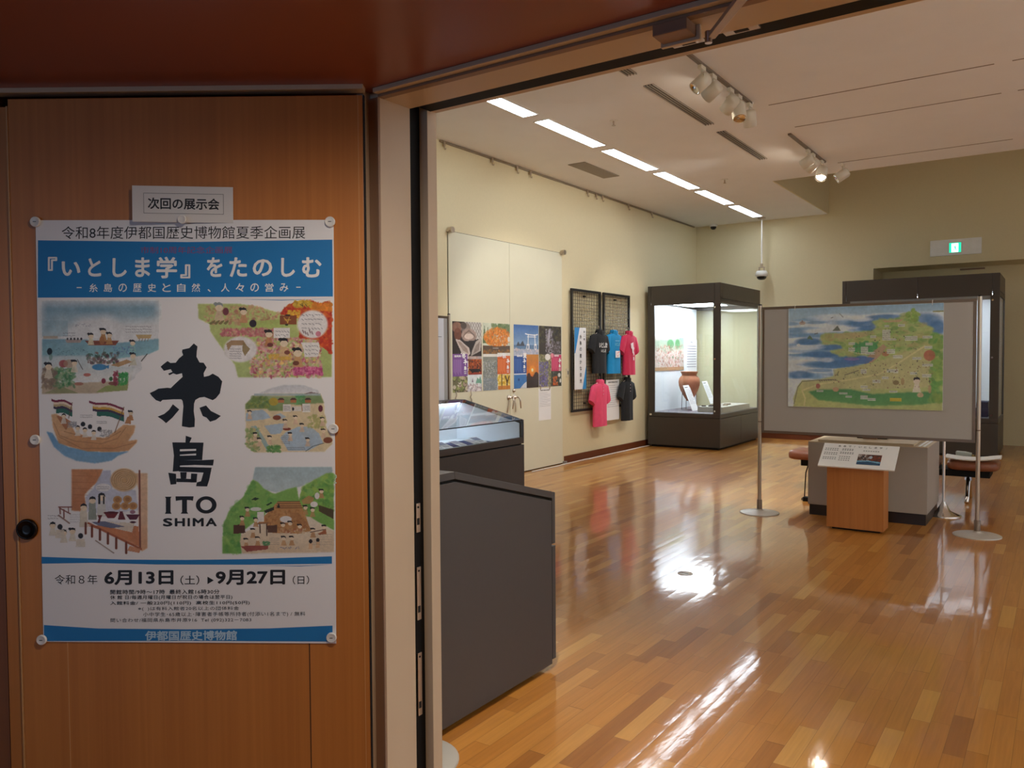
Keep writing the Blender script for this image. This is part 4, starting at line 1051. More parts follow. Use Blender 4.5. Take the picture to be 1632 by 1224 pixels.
# round floor socket
t = thing('floor_socket', (-2.143, 5.198, 0), 'round metal socket cover set in the middle of the oak floor', 'floor socket')
MB().lathe([(.0, 0), (.052, 0), (.052, .003), (.046, .004), (.044, .002), (0, .002)], (-2.143, 5.198, 0), 32).build('cover', M_STEEL, t)
MB().box(-2.165, -2.121, 5.194, 5.202, .0018, .003).build('slot', M_DARK, t)

# ---------------------------------------------------------------- the large exhibition poster on the door leaf
PW, PH = .7256, 1.0344
def poster_uv(x, y):
    xl = 58 + 14 * (y - 352) / 670; xr = 532 + 5 * (y - 350) / 677
    u = (x - xl) / (xr - xl); yt = 351.5; yb = 1022 + 5 * u
    return u, (y - yt) / (yb - yt)
def poster_fr(x, y):
    u, v = poster_uv(x, y); return ((u - .5) * PW, (.5 - v) * PH)
INK = (16, 16, 18); BLUE = (24, 128, 200); WHITE = (248, 248, 250)
A = Art(poster_fr, .00012)
A.f = []; n0 = 0
def full_sheet(a, w, h, col=(247, 247, 250), th=.0004):
    n = len(a.v)
    for y in (0, th): a.v += [(-w / 2, y, -h / 2), (w / 2, y, -h / 2), (w / 2, y, h / 2), (-w / 2, y, h / 2)]
    for q in ((0, 1, 2, 3), (7, 6, 5, 4), (0, 4, 5, 1), (1, 5, 6, 2), (2, 6, 7, 3), (3, 7, 4, 0)):
        a.f.append(tuple(n + i for i in q)); a.c.append([tuple(lin(col))] * 4)
full_sheet(A, PW, PH)
A.up()
A.poly([(62, 383), (300, 386), (530, 382.5), (531, 472), (300, 472.5), (62, 473)], BLUE)
A.poly([(69, 885), (200, 890), (300, 891), (400, 890), (530, 886), (530, 898), (400, 899), (250, 898), (150, 895), (69, 896)], BLUE)
A.poly([(73, 995), (160, 1001), (300, 1003), (430, 1002), (531, 998), (531, 1024), (300, 1021.5), (73, 1021)], BLUE)
A.poly([(380, 476), (450, 477), (532, 475.5), (450, 478)], BLUE); A.poly([(400, 900), (480, 901), (532, 899), (480, 902)], BLUE)
A.text('令和8年度伊都国歴史博物館夏季企画展', 100, 361, 487, 381, INK)
A.up()
A.text('市制10周年記念企画展', 226, 393, 372, 404, (150, 70, 110))
for body, x0, x1, y0, y1 in (('『', 78, 93, 409, 431), ('い', 100, 130, 416, 439), ('と', 142, 163, 411, 440), ('し', 181, 204, 411, 441), ('ま', 217, 241, 410, 441), ('学', 251, 284, 409, 443), ('』', 289, 305, 421, 443),
                             ('を', 331, 356, 410, 441), ('た', 367, 395, 410, 441), ('の', 404, 435, 413, 440), ('し', 449, 471, 411, 441), ('む', 482, 513, 410, 442)):
    A.text(body, x0, y0, x1, y1, WHITE, .028)
A.rect(124, 456.5, 132, 458, WHITE); A.rect(473, 456.5, 480, 458, WHITE)
for i, ch in enumerate('糸島の歴史と自然、人々の営み'):
    x = 144 + i * 23.3
    if ch == '、': A.text(ch, x + 2, 460, x + 7, 464.5, WHITE, .02)
    else: A.text(ch, x, 451, x + 13.5, 464.3, WHITE, .012)
A.text('令和８年', 90, 914, 158, 929.5, INK)
A.text('6月13日', 169, 907, 279, 931, INK, .032); A.text('（土）', 290, 916, 320, 931, INK, .008); A.poly([(333, 918), (333, 930), (343, 924)], INK)
A.text('9月27日', 346, 907, 456, 931.5, INK, .032); A.text('（日）', 468, 917, 494, 931, INK, .004)
for body, x0, x1, y0, y1, bl in (('開館時間/9時～17時  最終入館16時30分', 178.5, 352, 938.5, 946, .014), ('休 館 日/毎週月曜日(月曜日が祝日の場合は翌平日)', 178.5, 372.5, 947.5, 955, .014), ('入館料金/ 一般220円(110円)  高校生110円(50円)', 178.5, 400, 957, 964, .014),
                                 ('※(  )は有料入館者20名以上の団体料金', 223, 383, 966, 973, .002), ('小中学生･65歳以上･障害者手帳等所持者(付添い1名まで) / 無料', 231, 488, 975, 983, .002), ('問い合わせ/福岡県糸島市井原916  Tel (092)322－7083', 179, 402.5, 984.5, 992, .002)):
    A.text(body, x0, y0, x1, y1, INK, bl, 1.1)
A.text('伊都国歴史博物館', 234, 1005, 380, 1021, (190, 222, 244), .028)
# the brush-drawn place name in the middle
def lg(x, y): return (235 + x / 3.83, 530 + y / 3.825)
ITO = [(220, 97), (262, 88), (290, 60), (312, 78), (308, 110), (306, 140), (325, 175), (350, 177), (368, 205), (350, 240), (352, 262), (382, 256), (405, 243), (440, 262), (463, 290), (455, 330), (449, 362), (425, 392), (405, 404), (355, 384), (325, 388), (300, 402), (292, 425), (290, 470), (297, 520), (295, 567), (262, 570), (218, 562), (222, 500), (227, 440), (222, 408), (214, 398), (165, 398), (100, 402), (88, 413), (60, 403), (35, 378), (22, 360), (50, 347), (75, 333), (130, 328), (150, 330), (168, 312), (185, 296), (222, 262), (218, 240), (185, 248), (165, 240), (142, 252), (134, 242), (160, 232), (150, 215), (108, 225), (88, 200), (105, 185), (130, 166), (148, 178), (180, 176), (200, 150), (225, 130), (218, 110)]
A.poly([lg(*p) for p in ITO], INK)
A.poly([lg(*p) for p in ((163, 428), (202, 460), (160, 510), (122, 543), (98, 522), (70, 503), (110, 487), (140, 462))], INK)
A.poly([lg(*p) for p in ((325, 450), (365, 436), (395, 470), (455, 500), (425, 524), (390, 535), (368, 510), (345, 500))], INK)
for pts in ([(242, 620), (278, 632), (265, 662), (240, 664)], [(160, 660), (350, 662), (342, 768), (305, 768), (305, 700), (206, 702), (206, 835), (163, 838), (170, 740)],
            [(206, 715), (305, 712), (305, 728), (206, 735)], [(206, 742), (305, 740), (305, 768), (206, 768)], [(203, 768), (320, 770), (413, 766), (408, 802), (300, 798), (203, 802)],
            [(200, 810), (400, 815), (385, 890), (372, 930), (305, 928), (310, 905), (335, 898), (350, 845), (200, 838)], [(136, 845), (183, 852), (185, 915), (150, 918)], [(185, 880), (300, 885), (300, 905), (185, 902)], [(208, 842), (248, 842), (245, 882), (212, 882)], [(275, 850), (312, 852), (308, 905), (272, 905)]):
    A.poly([lg(*p) for p in pts], INK)
A.up()
for pts in ([(116, 992), (156, 992), (150, 1002), (150, 1085), (156, 1096), (116, 1096), (122, 1085), (122, 1002)], [(180, 990), (290, 990), (286, 1018), (275, 1014), (250, 1012), (250, 1085), (258, 1096), (212, 1096), (220, 1085), (220, 1012), (190, 1016), (182, 1018)]):
    A.poly([lg(*p) for p in pts], INK)
n = 28
ring = [lg(367 + 63 * math.cos(i * 2 * math.pi / n), 1043 + 53 * math.sin(i * 2 * math.pi / n)) for i in range(n)]; rin = [lg(366 + 36 * math.cos(i * 2 * math.pi / n), 1043 + 33 * math.sin(i * 2 * math.pi / n)) for i in range(n)]
for i in range(n): A.poly([ring[i], ring[(i + 1) % n], rin[(i + 1) % n], rin[i]], INK)
for ch, a_, b_ in (('S', 104, 162), ('H', 176, 238), ('I', 254, 268), ('M', 285, 352), ('A', 364, 432)):
    A.text(ch, *lg(a_, 1123), *lg(b_, 1174), INK, .035)

def place(cv, box, sc):           # box = picture region in drawing coordinates, sc = painting units per drawing unit
    A.picture(cv, *box)
SKIN = (240, 222, 198)
# sea and shore
c = Canvas(240, 192, 1530, 1224, seed=11)
sea = [(72, 66), (1490, 62), (1492, 300), (1485, 640), (1440, 670), (1350, 715), (1330, 770), (1275, 800), (1290, 890), (1210, 960), (1200, 1000), (1125, 1050), (1110, 1140), (740, 1178), (70, 1185)]
c.po(sea, (232, 236, 240)); c.wash([(85, 100), (1480, 98), (1490, 290), (1060, 320), (860, 230), (520, 260), (380, 400), (72, 490)], (130, 172, 196), (196, 216, 224), .95, 50, wc=.35, soft=9)
c.re(72, 300, 380, 490, (150, 188, 205), .5, .6); c.re(80, 485, 260, 515, (190, 176, 156), .8, .3)
c.wash([(72, 520), (600, 530), (1010, 570), (1490, 520), (1490, 655), (1350, 715), (1000, 760), (600, 730), (72, 740)], (128, 176, 198), (150, 200, 210), .95, 30, wc=.25)
c.wash([(72, 720), (600, 720), (640, 820), (1050, 860), (1200, 860), (1150, 1040), (600, 1020), (72, 980)], (190, 212, 222), (236, 236, 232), .8, 30)
c.wash([(72, 960), (300, 1050), (600, 1050), (820, 1040), (1125, 1040), (1110, 1140), (740, 1178), (72, 1185)], (206, 190, 166), (196, 178, 150), .95, 30)
c.po([(720, 1170), (850, 1090), (1120, 1040), (1110, 1145)], (150, 168, 96), .9, .4); c.po([(90, 1180), (300, 1090), (520, 1180)], (140, 150, 100), .7, .5)
c.dabs(120, 180, 880, 460, 1100, 40, [(120, 170, 120), (90, 150, 96), (176, 186, 150), (60, 130, 80)], .6); c.dabs(60, 70, 880, 240, 1120, 40, [(150, 130, 110), (170, 150, 120), (130, 110, 100)], .6)
c.dabs(60, 1000, 930, 1110, 1080, 26, [(80, 170, 90), (50, 150, 70)], .7); c.dabs(40, 940, 910, 1000, 1080, 22, [(150, 60, 80), (170, 80, 100)], .85); c.el(820, 1030, 26, 32, (140, 50, 70)); c.el(930, 1060, 50, 22, (130, 70, 60), .8); c.el(910, 1005, 22, 26, (60, 110, 60))
c.dabs(70, 620, 690, 1000, 820, 30, [(120, 110, 110), (90, 130, 100), (150, 120, 110), (60, 90, 70), (110, 70, 80)], .7); c.el(330, 820, 55, 45, (170, 80, 80), .9, .4); c.el(400, 820, 70, 50, (190, 160, 130), .7, .4)
c.el(770, 862, 90, 38, (70, 140, 195), .95, .2); c.po([(840, 850), (890, 835), (880, 890)], (70, 140, 195))
c.po([(590, 540), (1005, 545), (965, 600), (640, 598)], (150, 88, 66)); c.po([(590, 540), (640, 560), (980, 560), (1005, 545), (985, 575), (620, 575)], (120, 62, 48), .8)
c.head(665, 485, 32, (230, 222, 190)); c.head(815, 430, 36, (190, 140, 80)); c.head(890, 475, 32, (200, 150, 90)); c.el(800, 540, 32, 50, (180, 120, 70), .9)
c.ln([(830, 640), (770, 820)], 6, (110, 100, 100)); c.ln([(500, 770), (565, 890)], 7, (80, 74, 74)); c.ln([(1350, 705), (1280, 790)], 10, (60, 56, 54)); c.ln([(1190, 780), (1130, 850)], 7, (80, 60, 50))
c.el(162, 672, 32, 42, (30, 40, 44)); c.el(175, 740, 22, 40, (110, 150, 140), .6); c.head(150, 850, 42, (226, 216, 196)); c.head(465, 810, 34, (236, 226, 206)); c.head(1175, 570, 32, (160, 206, 196)); c.head(1180, 725, 34, (220, 220, 200)); c.po([(900, 840), (1100, 770), (1170, 800), (1000, 860)], (190, 150, 100), .9, .3)
c.el(620, 955, 45, 20, (196, 110, 96), .9); c.el(520, 1065, 55, 20, (176, 120, 100), .9); c.po([(1210, 470), (1410, 470), (1390, 515), (1240, 520)], (206, 180, 130)); c.po([(350, 530), (560, 530), (530, 570), (370, 570)], (190, 160, 150), .8)
for i in range(4): c.ln([(1260 + 35 * i, 520), (1250 + 35 * i, 550)], 6, (120, 90, 80))
for i in range(5): c.el(380 + 42 * i, 520, 12, 14, (60, 56, 60))
c.dabs(45, 200, 630, 620, 720, 12, [(60, 90, 120), (80, 120, 150)], .8, flat=.35); c.dabs(30, 940, 620, 1200, 720, 20, [(110, 120, 180), (90, 150, 190)], .5); c.scrawl(1090, 360, 1400, 460, 3)
c.scrawl(330, 440, 470, 500, 2); c.dabs(20, 480, 330, 660, 370, 9, [(90, 100, 130)], .7, flat=.5)
place(c, (60, 470, 260, 630), 1)
# autumn field
c = Canvas(260, 158, 1632, 993, seed=23)
fld = [(50, 95), (240, 92), (520, 95), (700, 120), (980, 200), (1010, 150), (1140, 70), (1320, 60), (1420, 95), (1490, 70), (1555, 80), (1555, 920), (505, 920), (470, 780), (300, 560), (190, 400), (180, 320), (60, 260)]
ins = c.wash(fld, (196, 208, 130), (176, 196, 120), 1, 50, wc=.15)
c.dabs(170, 120, 120, 960, 320, 30, [(206, 160, 130), (220, 180, 140), (190, 120, 110), (200, 150, 110), (226, 190, 150)], .6, ins); c.po([(520, 300), (960, 270), (1200, 330), (900, 370), (560, 370)], (176, 200, 110), .8, .3)
c.dabs(240, 310, 370, 900, 460, 26, [(206, 120, 130), (226, 170, 160), (190, 100, 110)], .6, ins); c.dabs(500, 640, 480, 1440, 920, 32, [(226, 196, 150), (230, 190, 196), (206, 110, 140), (190, 80, 110), (236, 206, 120), (220, 150, 160), (240, 226, 190)], .7, ins)
c.dabs(200, 1130, 810, 1450, 890, 26, [(196, 70, 130), (210, 100, 150), (230, 150, 180)], .8); c.dabs(90, 850, 660, 1100, 720, 22, [(226, 190, 80), (230, 180, 90)], .7)
tre = c.mask_poly([(980, 210), (1010, 150), (1140, 70), (1320, 60), (1420, 95), (1490, 70), (1555, 80), (1555, 660), (1420, 560), (1420, 500), (1200, 480), (1180, 260), (1050, 230)])
c.blend(tre.astype(float), (206, 70, 36), 1, 0); c.dabs(500, 980, 60, 1555, 660, 34, [(206, 60, 36), (220, 90, 36), (190, 44, 30), (226, 120, 40)], .7, tre); c.dabs(120, 1130, 55, 1340, 130, 28, [(214, 176, 50), (224, 190, 70), (206, 160, 50)], .85, tre); c.dabs(80, 1340, 90, 1550, 170, 30, [(230, 140, 40)], .8, tre); c.dabs(60, 1060, 170, 1200, 250, 18, [(236, 190, 60)], .8)
for p in ((1220, 90, 1235, 125), (1260, 100, 1280, 130), (1200, 100, 1230, 120)): c.ln([p[:2], p[2:]], 6, (60, 50, 40))
c.re(975, 225, 1160, 325, (140, 74, 40), .95, .2); c.ln([(1020, 250), (1060, 300)], 8, (226, 190, 80)); c.ln([(1080, 245), (1060, 310)], 8, (226, 190, 80)); c.ln([(1030, 275), (1095, 275)], 7, (226, 190, 80)); c.el(1062, 222, 30, 10, (60, 40, 30)); c.el(1050, 330, 18, 9, (40, 60, 30))
c.el(1340, 325, 172, 158, (236, 234, 236)); c.scrawl(1220, 200, 1450, 400, 4); c.el(1405, 432, 30, 30, (206, 130, 150)); [c.ln([(1230 + 25 * i, 390 + 14 * (i % 3)), (1242 + 25 * i, 420 + 14 * (i % 3))], 8, (90, 50, 60)) for i in range(5)]
c.re(905, 365, 1085, 480, (238, 236, 236)); c.scrawl(925, 385, 1075, 470, 2); c.po([(1210, 530), (1410, 525), (1425, 600), (1400, 690), (1250, 690), (1240, 600)], (238, 236, 236)); c.scrawl(1260, 550, 1400, 680, 3)
c.el(530, 605, 188, 145, (236, 234, 236)); c.po([(370, 540), (430, 500), (560, 500), (600, 560), (430, 560), (390, 620)], (170, 136, 96), .9, .4); c.po([(560, 520), (640, 600), (580, 680), (550, 620)], (150, 130, 86), .9, .4); c.scrawl(410, 590, 540, 720, 5)
c.head(290, 130, 45, (220, 196, 170), (150, 160, 160)); c.el(365, 180, 34, 42, (120, 60, 70)); c.head(565, 180, 38, (206, 150, 110)); c.el(670, 315, 40, 42, (50, 40, 46)); c.head(850, 430, 40, (200, 140, 90)); c.head(1020, 530, 46, (220, 186, 140)); c.head(1175, 640, 48, (206, 160, 110)); c.el(1155, 760, 36, 26, (120, 70, 50)); c.el(1055, 640, 32, 24, (130, 76, 60)); c.el(865, 555, 34, 24, (120, 60, 56))
for i in range(4): c.po([(170 + 55 * i, 310), (240 + 50 * i, 275), (250 + 50 * i, 290), (200 + 55 * i, 330)], (120, 110, 70), .8)
place(c, (310, 470, 540, 610), 1)
# wooden ship with banners
c = Canvas(204, 150, 1632, 1200, seed=37)
c.wash([(60, 620), (150, 640), (230, 760), (400, 860), (900, 940), (1320, 930), (1150, 1000), (1060, 1070), (800, 1110), (520, 1070), (330, 990), (180, 860)], (90, 150, 205), (120, 170, 210), .9, 60, wc=.5)
hull = [(135, 360), (210, 350), (300, 400), (420, 470), (500, 640), (700, 700), (950, 720), (1100, 630), (1240, 520), (1420, 530), (1400, 640), (1310, 770), (1450, 750), (1440, 800), (1320, 920), (1150, 935), (700, 930), (400, 850), (250, 800), (160, 560)]
c.wash(hull, (226, 184, 138), (206, 150, 100), 1, 40, wc=.12); c.po([(210, 380), (330, 400), (440, 470), (360, 600), (300, 520)], (176, 110, 70), .8, .3)
for pts in ([(170, 480), (260, 680), (500, 770), (900, 810), (1150, 730), (1280, 560)], [(250, 700), (600, 880), (1100, 880), (1430, 790)], [(330, 620), (700, 720), (980, 740), (1200, 620)]): c.ln(pts, 10, (170, 120, 80), .8)
for (x0, y0, x1, y1, sc) in ((135, 110, 455, 180, 1), (715, 140, 1245, 255, 1)):
    def wv(t, k): return (x0 + (x1 - x0) * t + k * .10 * (1 - t), y0 + (y1 - y0) * t + k * 34 * sc + 22 * math.sin(t * 7 + .5) * (1 - .4 * t))
    for k, col in enumerate(((130, 40, 70), (244, 226, 206), (214, 170, 70), (70, 54, 80), (50, 110, 96), (50, 110, 96))):
        if x0 == 135 and k == 2: col = (200, 180, 140)
        t0 = .10 * (k > 0) + (.12 if k > 3 else 0); c.po([wv(t0 + (1 - t0) * q / 12, k) for q in range(13)] + [wv(t0 + (1 - t0) * q / 12, k + 1) for q in range(12, -1, -1)], col)
c.ln([(455, 180), (400, 420)], 10, (110, 80, 60)); c.ln([(1245, 255), (1105, 640)], 12, (120, 84, 60))
for x, y in ((325, 385), (540, 570), (650, 600), (785, 640)): c.head(x, y, 34, (230, 224, 214), bun=False)
for x, y in ((620, 510), (728, 550), (872, 585)): c.el(x, y, 34, 36, (36, 32, 34))
c.head(1350, 340, 34, (190, 130, 80)); c.po([(1260, 500), (1300, 400), (1360, 400), (1350, 510)], (190, 136, 90)); c.dabs(50, 380, 470, 520, 560, 20, [(150, 156, 170), (190, 186, 186)], .6); c.dabs(60, 880, 600, 1060, 700, 22, [(150, 150, 160), (180, 180, 180)], .6); c.scrawl(580, 360, 770, 420, 2); c.scrawl(830, 460, 980, 510, 2)
place(c, (70, 620, 240, 745), 1)
# hot spring garden
c = Canvas(200, 153, 1601, 1224, seed=41)
c.wash([(350, 220), (520, 150), (700, 110), (1000, 115), (1200, 190), (1240, 240), (300, 250)], (206, 212, 222), (226, 228, 234), 1, 60, wc=.1)
gd = [(120, 400), (240, 270), (420, 240), (1240, 240), (1290, 370), (1300, 540), (1330, 640), (1320, 740), (1420, 920), (1420, 990), (1300, 1110), (250, 1120), (130, 1020)]
ins = c.wash(gd, (226, 208, 170), (230, 214, 176), 1, 60, wc=.08)
c.wash([(120, 400), (240, 270), (700, 280), (1240, 260), (1290, 380), (1000, 400), (690, 400), (690, 500), (480, 500), (440, 460), (120, 470)], (140, 166, 120), (110, 140, 80), .95, 30); c.dabs(90, 150, 290, 480, 440, 40, [(120, 150, 80), (150, 160, 80), (100, 130, 80)], .6, ins); c.el(540, 360, 70, 60, (196, 170, 60), .9, .3); c.dabs(40, 870, 260, 1000, 400, 40, [(90, 160, 100), (120, 170, 110)], .6)
c.re(250, 240, 1240, 275, (166, 190, 200), .8, .3); c.po([(1000, 245), (1090, 215), (1230, 240)], (120, 100, 100), .8)
for x in (610, 790, 1010): c.re(x, 330, x + 90, 375, (196, 120, 76), .9); c.po([(x - 10, 335), (x + 20, 305), (x + 70, 305), (x + 100, 335)], (90, 60, 56), .9)
pool = (176, 200, 222)
c.po([(170, 500), (380, 480), (430, 520), (500, 600), (380, 630), (130, 650), (130, 540)], pool, .95, .2); c.po([(400, 720), (620, 690), (740, 690), (640, 840), (500, 850)], pool, .95, .2); c.po([(640, 900), (720, 820), (900, 740), (1100, 740), (1220, 840), (1280, 980), (1050, 1100), (760, 1100)], pool, .95, .2); c.po([(200, 730), (280, 720), (420, 930), (520, 1110), (450, 1110), (330, 900)], (150, 184, 190), .9, .2); c.po([(540, 570), (640, 530), (730, 590), (600, 640)], pool, .8)
c.dabs(90, 130, 760, 330, 1110, 40, [(150, 176, 110), (120, 160, 100), (196, 180, 130)], .6, ins); c.dabs(60, 450, 1020, 640, 1110, 34, [(90, 150, 80), (130, 170, 100)], .7, ins); c.dabs(50, 1060, 560, 1320, 760, 40, [(190, 186, 120), (176, 180, 110)], .6, ins)
c.re(680, 400, 800, 510, (238, 236, 232)); c.re(970, 395, 1090, 520, (238, 236, 232)); c.scrawl(690, 420, 790, 500, 3); c.scrawl(985, 420, 1080, 500, 3); c.re(810, 430, 950, 500, (228, 222, 214)); c.el(830, 470, 16, 26, (40, 36, 40)); c.el(590, 600, 60, 36, (140, 74, 50)); c.el(740, 770, 60, 22, (140, 66, 50)); c.el(1350, 940, 68, 46, (140, 80, 50)); c.el(1240, 465, 34, 50, (110, 40, 60)); c.ln([(960, 400), (970, 500)], 8, (140, 90, 70))
for x, y in ((185, 520), (715, 655), (870, 600), (965, 715), (790, 850), (270, 850), (330, 930), (485, 900), (1270, 625), (1285, 800), (1050, 930)): c.head(x, y, 30, (226, 196, 170))
c.scrawl(660, 860, 780, 1000, 5); c.scrawl(740, 1040, 1010, 1090, 2); c.ln([(1020, 1105), (1130, 1030), (1290, 985)], 7, (60, 56, 54))
place(c, (380, 600, 550, 730), 1)
# raised hall with bowls
c = Canvas(228, 186, 1500, 1224, seed=53)
c.wash([(450, 80), (840, 80), (800, 220), (700, 300), (610, 400), (630, 560), (560, 610), (450, 600)], (206, 140, 92), (200, 134, 92), 1, 40, wc=.15)
for y in (160, 240, 320, 400, 480): c.ln([(460, y), (780 - (y - 80) * .3, y + 6)], 5, (170, 100, 66), .6)
c.wash([(840, 90), (940, 90), (960, 330), (1250, 340), (1300, 600), (900, 640), (640, 620), (620, 430), (720, 320)], (190, 196, 220), (206, 210, 228), .9, 40, wc=.3)
c.wash([(1230, 130), (1400, 130), (1400, 1080), (1330, 1120), (1290, 1060), (1290, 340)], (226, 190, 156), (214, 160, 120), .95, 50, wc=.25); c.ln([(1300, 100), (1310, 1080)], 22, (130, 74, 62))
c.el(1105, 215, 170, 145, (206, 166, 116), .95, .3)
for r in (150, 120, 95, 70, 45): 
    pts = [(1105 + r * math.cos(i * .3), 215 + r * .85 * math.sin(i * .3)) for i in range(22)]; c.ln(pts, 7, (150, 104, 66), .7); c.ln([(x + 6, y + 6) for x, y in pts], 5, (240, 226, 196), .6)
for x, y in ((1025, 465), (1150, 460), (1010, 545), (1120, 545), (1220, 545)): c.el(x, y, 55, 48, (196, 150, 96)); c.el(x, y, 32, 28, (160, 110, 66), .7)
for x, y, r, robe in ((600, 560, 42, (222, 214, 196)), (710, 470, 42, (150, 160, 150)), (825, 430, 46, (214, 214, 210))):
    c.po([(x - r * 1.0, y + 30), (x + r * .9, y + 30), (x + r * 1.3, y + 250), (x - r * 1.3, y + 250)], robe, .95, .2); c.head(x, y, r, None, bun=False)
c.re(785, 400, 812, 520, (40, 36, 40)); c.re(842, 420, 862, 520, (40, 36, 40)); c.el(845, 310, 95, 50, (236, 236, 240)); c.scrawl(770, 290, 920, 340, 2)
c.po([(640, 790), (1290, 800), (1300, 1060), (1100, 980), (880, 870)], (206, 130, 84), .95, .2); c.po([(720, 750), (900, 740), (1240, 760), (1210, 880), (1000, 830)], (230, 220, 206), .95); c.po([(700, 745), (860, 735), (1120, 805), (950, 825), (780, 790)], (104, 112, 144), .9)
c.po([(850, 625), (1040, 625), (985, 700), (905, 700)], (120, 40, 40)); c.el(945, 628, 95, 14, (90, 26, 30)); c.po([(1055, 615), (1090, 615), (1125, 715), (1030, 715)], (110, 40, 50)); c.po([(1130, 650), (1310, 650), (1260, 720), (1180, 720)], (96, 40, 60)); c.el(1220, 750, 40, 12, (80, 34, 50)); c.el(1215, 620, 34, 24, (160, 120, 140)); c.po([(775, 660), (835, 660), (815, 700), (800, 760), (770, 760), (790, 700)], (110, 40, 36)); c.el(1020, 745, 50, 12, (236, 236, 240)); c.el(930, 735, 45, 10, (236, 236, 240))
c.ln([(660, 760), (1320, 1090)], 26, (176, 100, 66)); c.ln([(640, 860), (1300, 1180)], 10, (190, 130, 96), .0)
for x, y in ((625, 760), (705, 800), (805, 840), (905, 890), (1010, 950), (1135, 1010)): c.ln([(x, y), (x, y + 130)], 28, (120, 60, 40))
c.ln([(750, 980), (980, 1140)], 12, (160, 140, 130)); c.po([(1180, 1050), (1320, 1090), (1300, 1140), (1150, 1110)], (206, 140, 100), .9)
c.ln([(285, 555), (450, 555)], 14, (130, 74, 66)); c.ln([(300, 560), (305, 640)], 16, (130, 74, 66)); c.ln([(350, 590), (352, 690)], 16, (130, 74, 66)); c.ln([(300, 570), (430, 640)], 14, (130, 74, 66)); c.ln([(405, 560), (410, 620)], 10, (130, 74, 66)); c.ln([(285, 660), (420, 760)], 18, (150, 120, 110))
for x, y in ((210, 785), (350, 880), (460, 860)): c.head(x, y, 38, (226, 218, 200), bun=(x != 210))
for x, y in ((302, 805), (562, 920)): c.el(x, y, 32, 34, (40, 36, 40)); c.po([(x - 50, y + 40), (x + 50, y + 40), (x + 60, y + 140), (x - 60, y + 140)], (228, 220, 204), .9)
c.scrawl(150, 650, 280, 720, 2); c.scrawl(430, 640, 550, 760, 4, a=.35)
place(c, (60, 735, 250, 890), 1)
# thatched village
c = Canvas(228, 186, 1500, 1224, seed=67)
c.wash([(460, 60), (1420, 60), (1430, 130), (1200, 220), (1050, 300), (980, 320), (720, 380), (560, 340), (430, 210)], (170, 196, 206), (190, 210, 216), .95, 60, wc=.25)
gr = [(430, 215), (500, 250), (570, 330), (700, 400), (860, 340), (980, 310), (1010, 470), (1050, 310), (1200, 220), (1350, 140), (1440, 140), (1445, 860), (1250, 760), (1150, 700), (700, 560), (330, 850), (280, 900), (290, 1150), (50, 1150), (60, 800), (130, 620), (200, 530), (310, 440), (370, 320)]
ins = c.wash(gr, (140, 190, 100), (120, 176, 84), 1, 60, wc=.12); c.dabs(160, 60, 230, 720, 1150, 60, [(120, 180, 90), (160, 200, 110), (90, 160, 80)], .45, ins); c.dabs(120, 1030, 160, 1440, 620, 60, [(130, 190, 90), (90, 150, 70), (160, 196, 90)], .5, ins)
c.wash([(290, 900), (600, 760), (1150, 690), (1250, 760), (1445, 870), (1445, 1140), (300, 1150), (270, 1000)], (236, 226, 208), (222, 200, 170), 1, 50, wc=.06)
c.po([(740, 500), (1010, 490), (1060, 590), (1160, 870), (960, 900), (620, 890), (610, 770), (500, 760)], (196, 146, 92), 1, .1); c.dabs(120, 560, 600, 1120, 880, 30, [(176, 120, 70), (206, 160, 110), (160, 104, 62)], .5, c.mask_poly([(740, 500), (1010, 490), (1060, 590), (1160, 870), (960, 900), (620, 890), (610, 770), (500, 760)]))
for i in range(9): c.ln([(900 + 12 * i, 640), (950 + 26 * i, 850)], 5, (140, 90, 56), .6)
for y in (495, 520, 550, 575): c.ln([(745 - (y - 490) * .3, y), (1015 + (y - 490) * .4, y)], 10, (110, 70, 50), .8)
c.po([(735, 570), (755, 510), (775, 570)], (50, 40, 36)); c.po([(610, 800), (740, 790), (740, 890), (620, 890)], (90, 60, 46), .9); c.po([(190, 790), (330, 780), (340, 890), (190, 905)], (90, 56, 40)); c.po([(1250, 540), (1440, 600), (1440, 720), (1260, 620)], (80, 64, 44), .9, .3); c.po([(570, 610), (700, 560), (700, 600), (600, 640)], (50, 54, 40)); c.po([(410, 470), (460, 440), (520, 455), (470, 480)], (40, 60, 40)); c.po([(590, 540), (660, 500), (680, 510), (620, 545)], (40, 70, 40))
c.ln([(520, 770), (525, 890)], 14, (70, 50, 40)); c.ln([(605, 780), (608, 925)], 14, (80, 56, 44)); c.ln([(480, 775), (620, 765)], 18, (150, 110, 76)); c.po([(1040, 480), (1130, 420), (1200, 450), (1170, 520), (1060, 530)], (190, 150, 96), .9, .3)
c.re(490, 625, 570, 750, (236, 234, 232)); c.el(845, 720, 75, 42, (236, 234, 234)); c.el(1197, 532, 46, 36, (236, 234, 234)); c.el(1235, 425, 30, 42, (236, 234, 236)); c.el(470, 590, 70, 25, (226, 230, 226))
for x, y in ((365, 590), (300, 705), (470, 725), (435, 860), (350, 985), (495, 965), (820, 960), (920, 960), (1185, 860), (1325, 820), (810, 790), (900, 770), (1020, 810), (1090, 570), (1180, 600), (1290, 365)): c.head(x, y, 27, (196, 150, 104))
for x, y in ((1155, 1000), (1245, 985)): c.el(x, y, 22, 26, (40, 34, 36)); c.po([(x - 22, y + 25), (x + 22, y + 25), (x + 26, y + 100), (x - 26, y + 100)], (226, 190, 150))
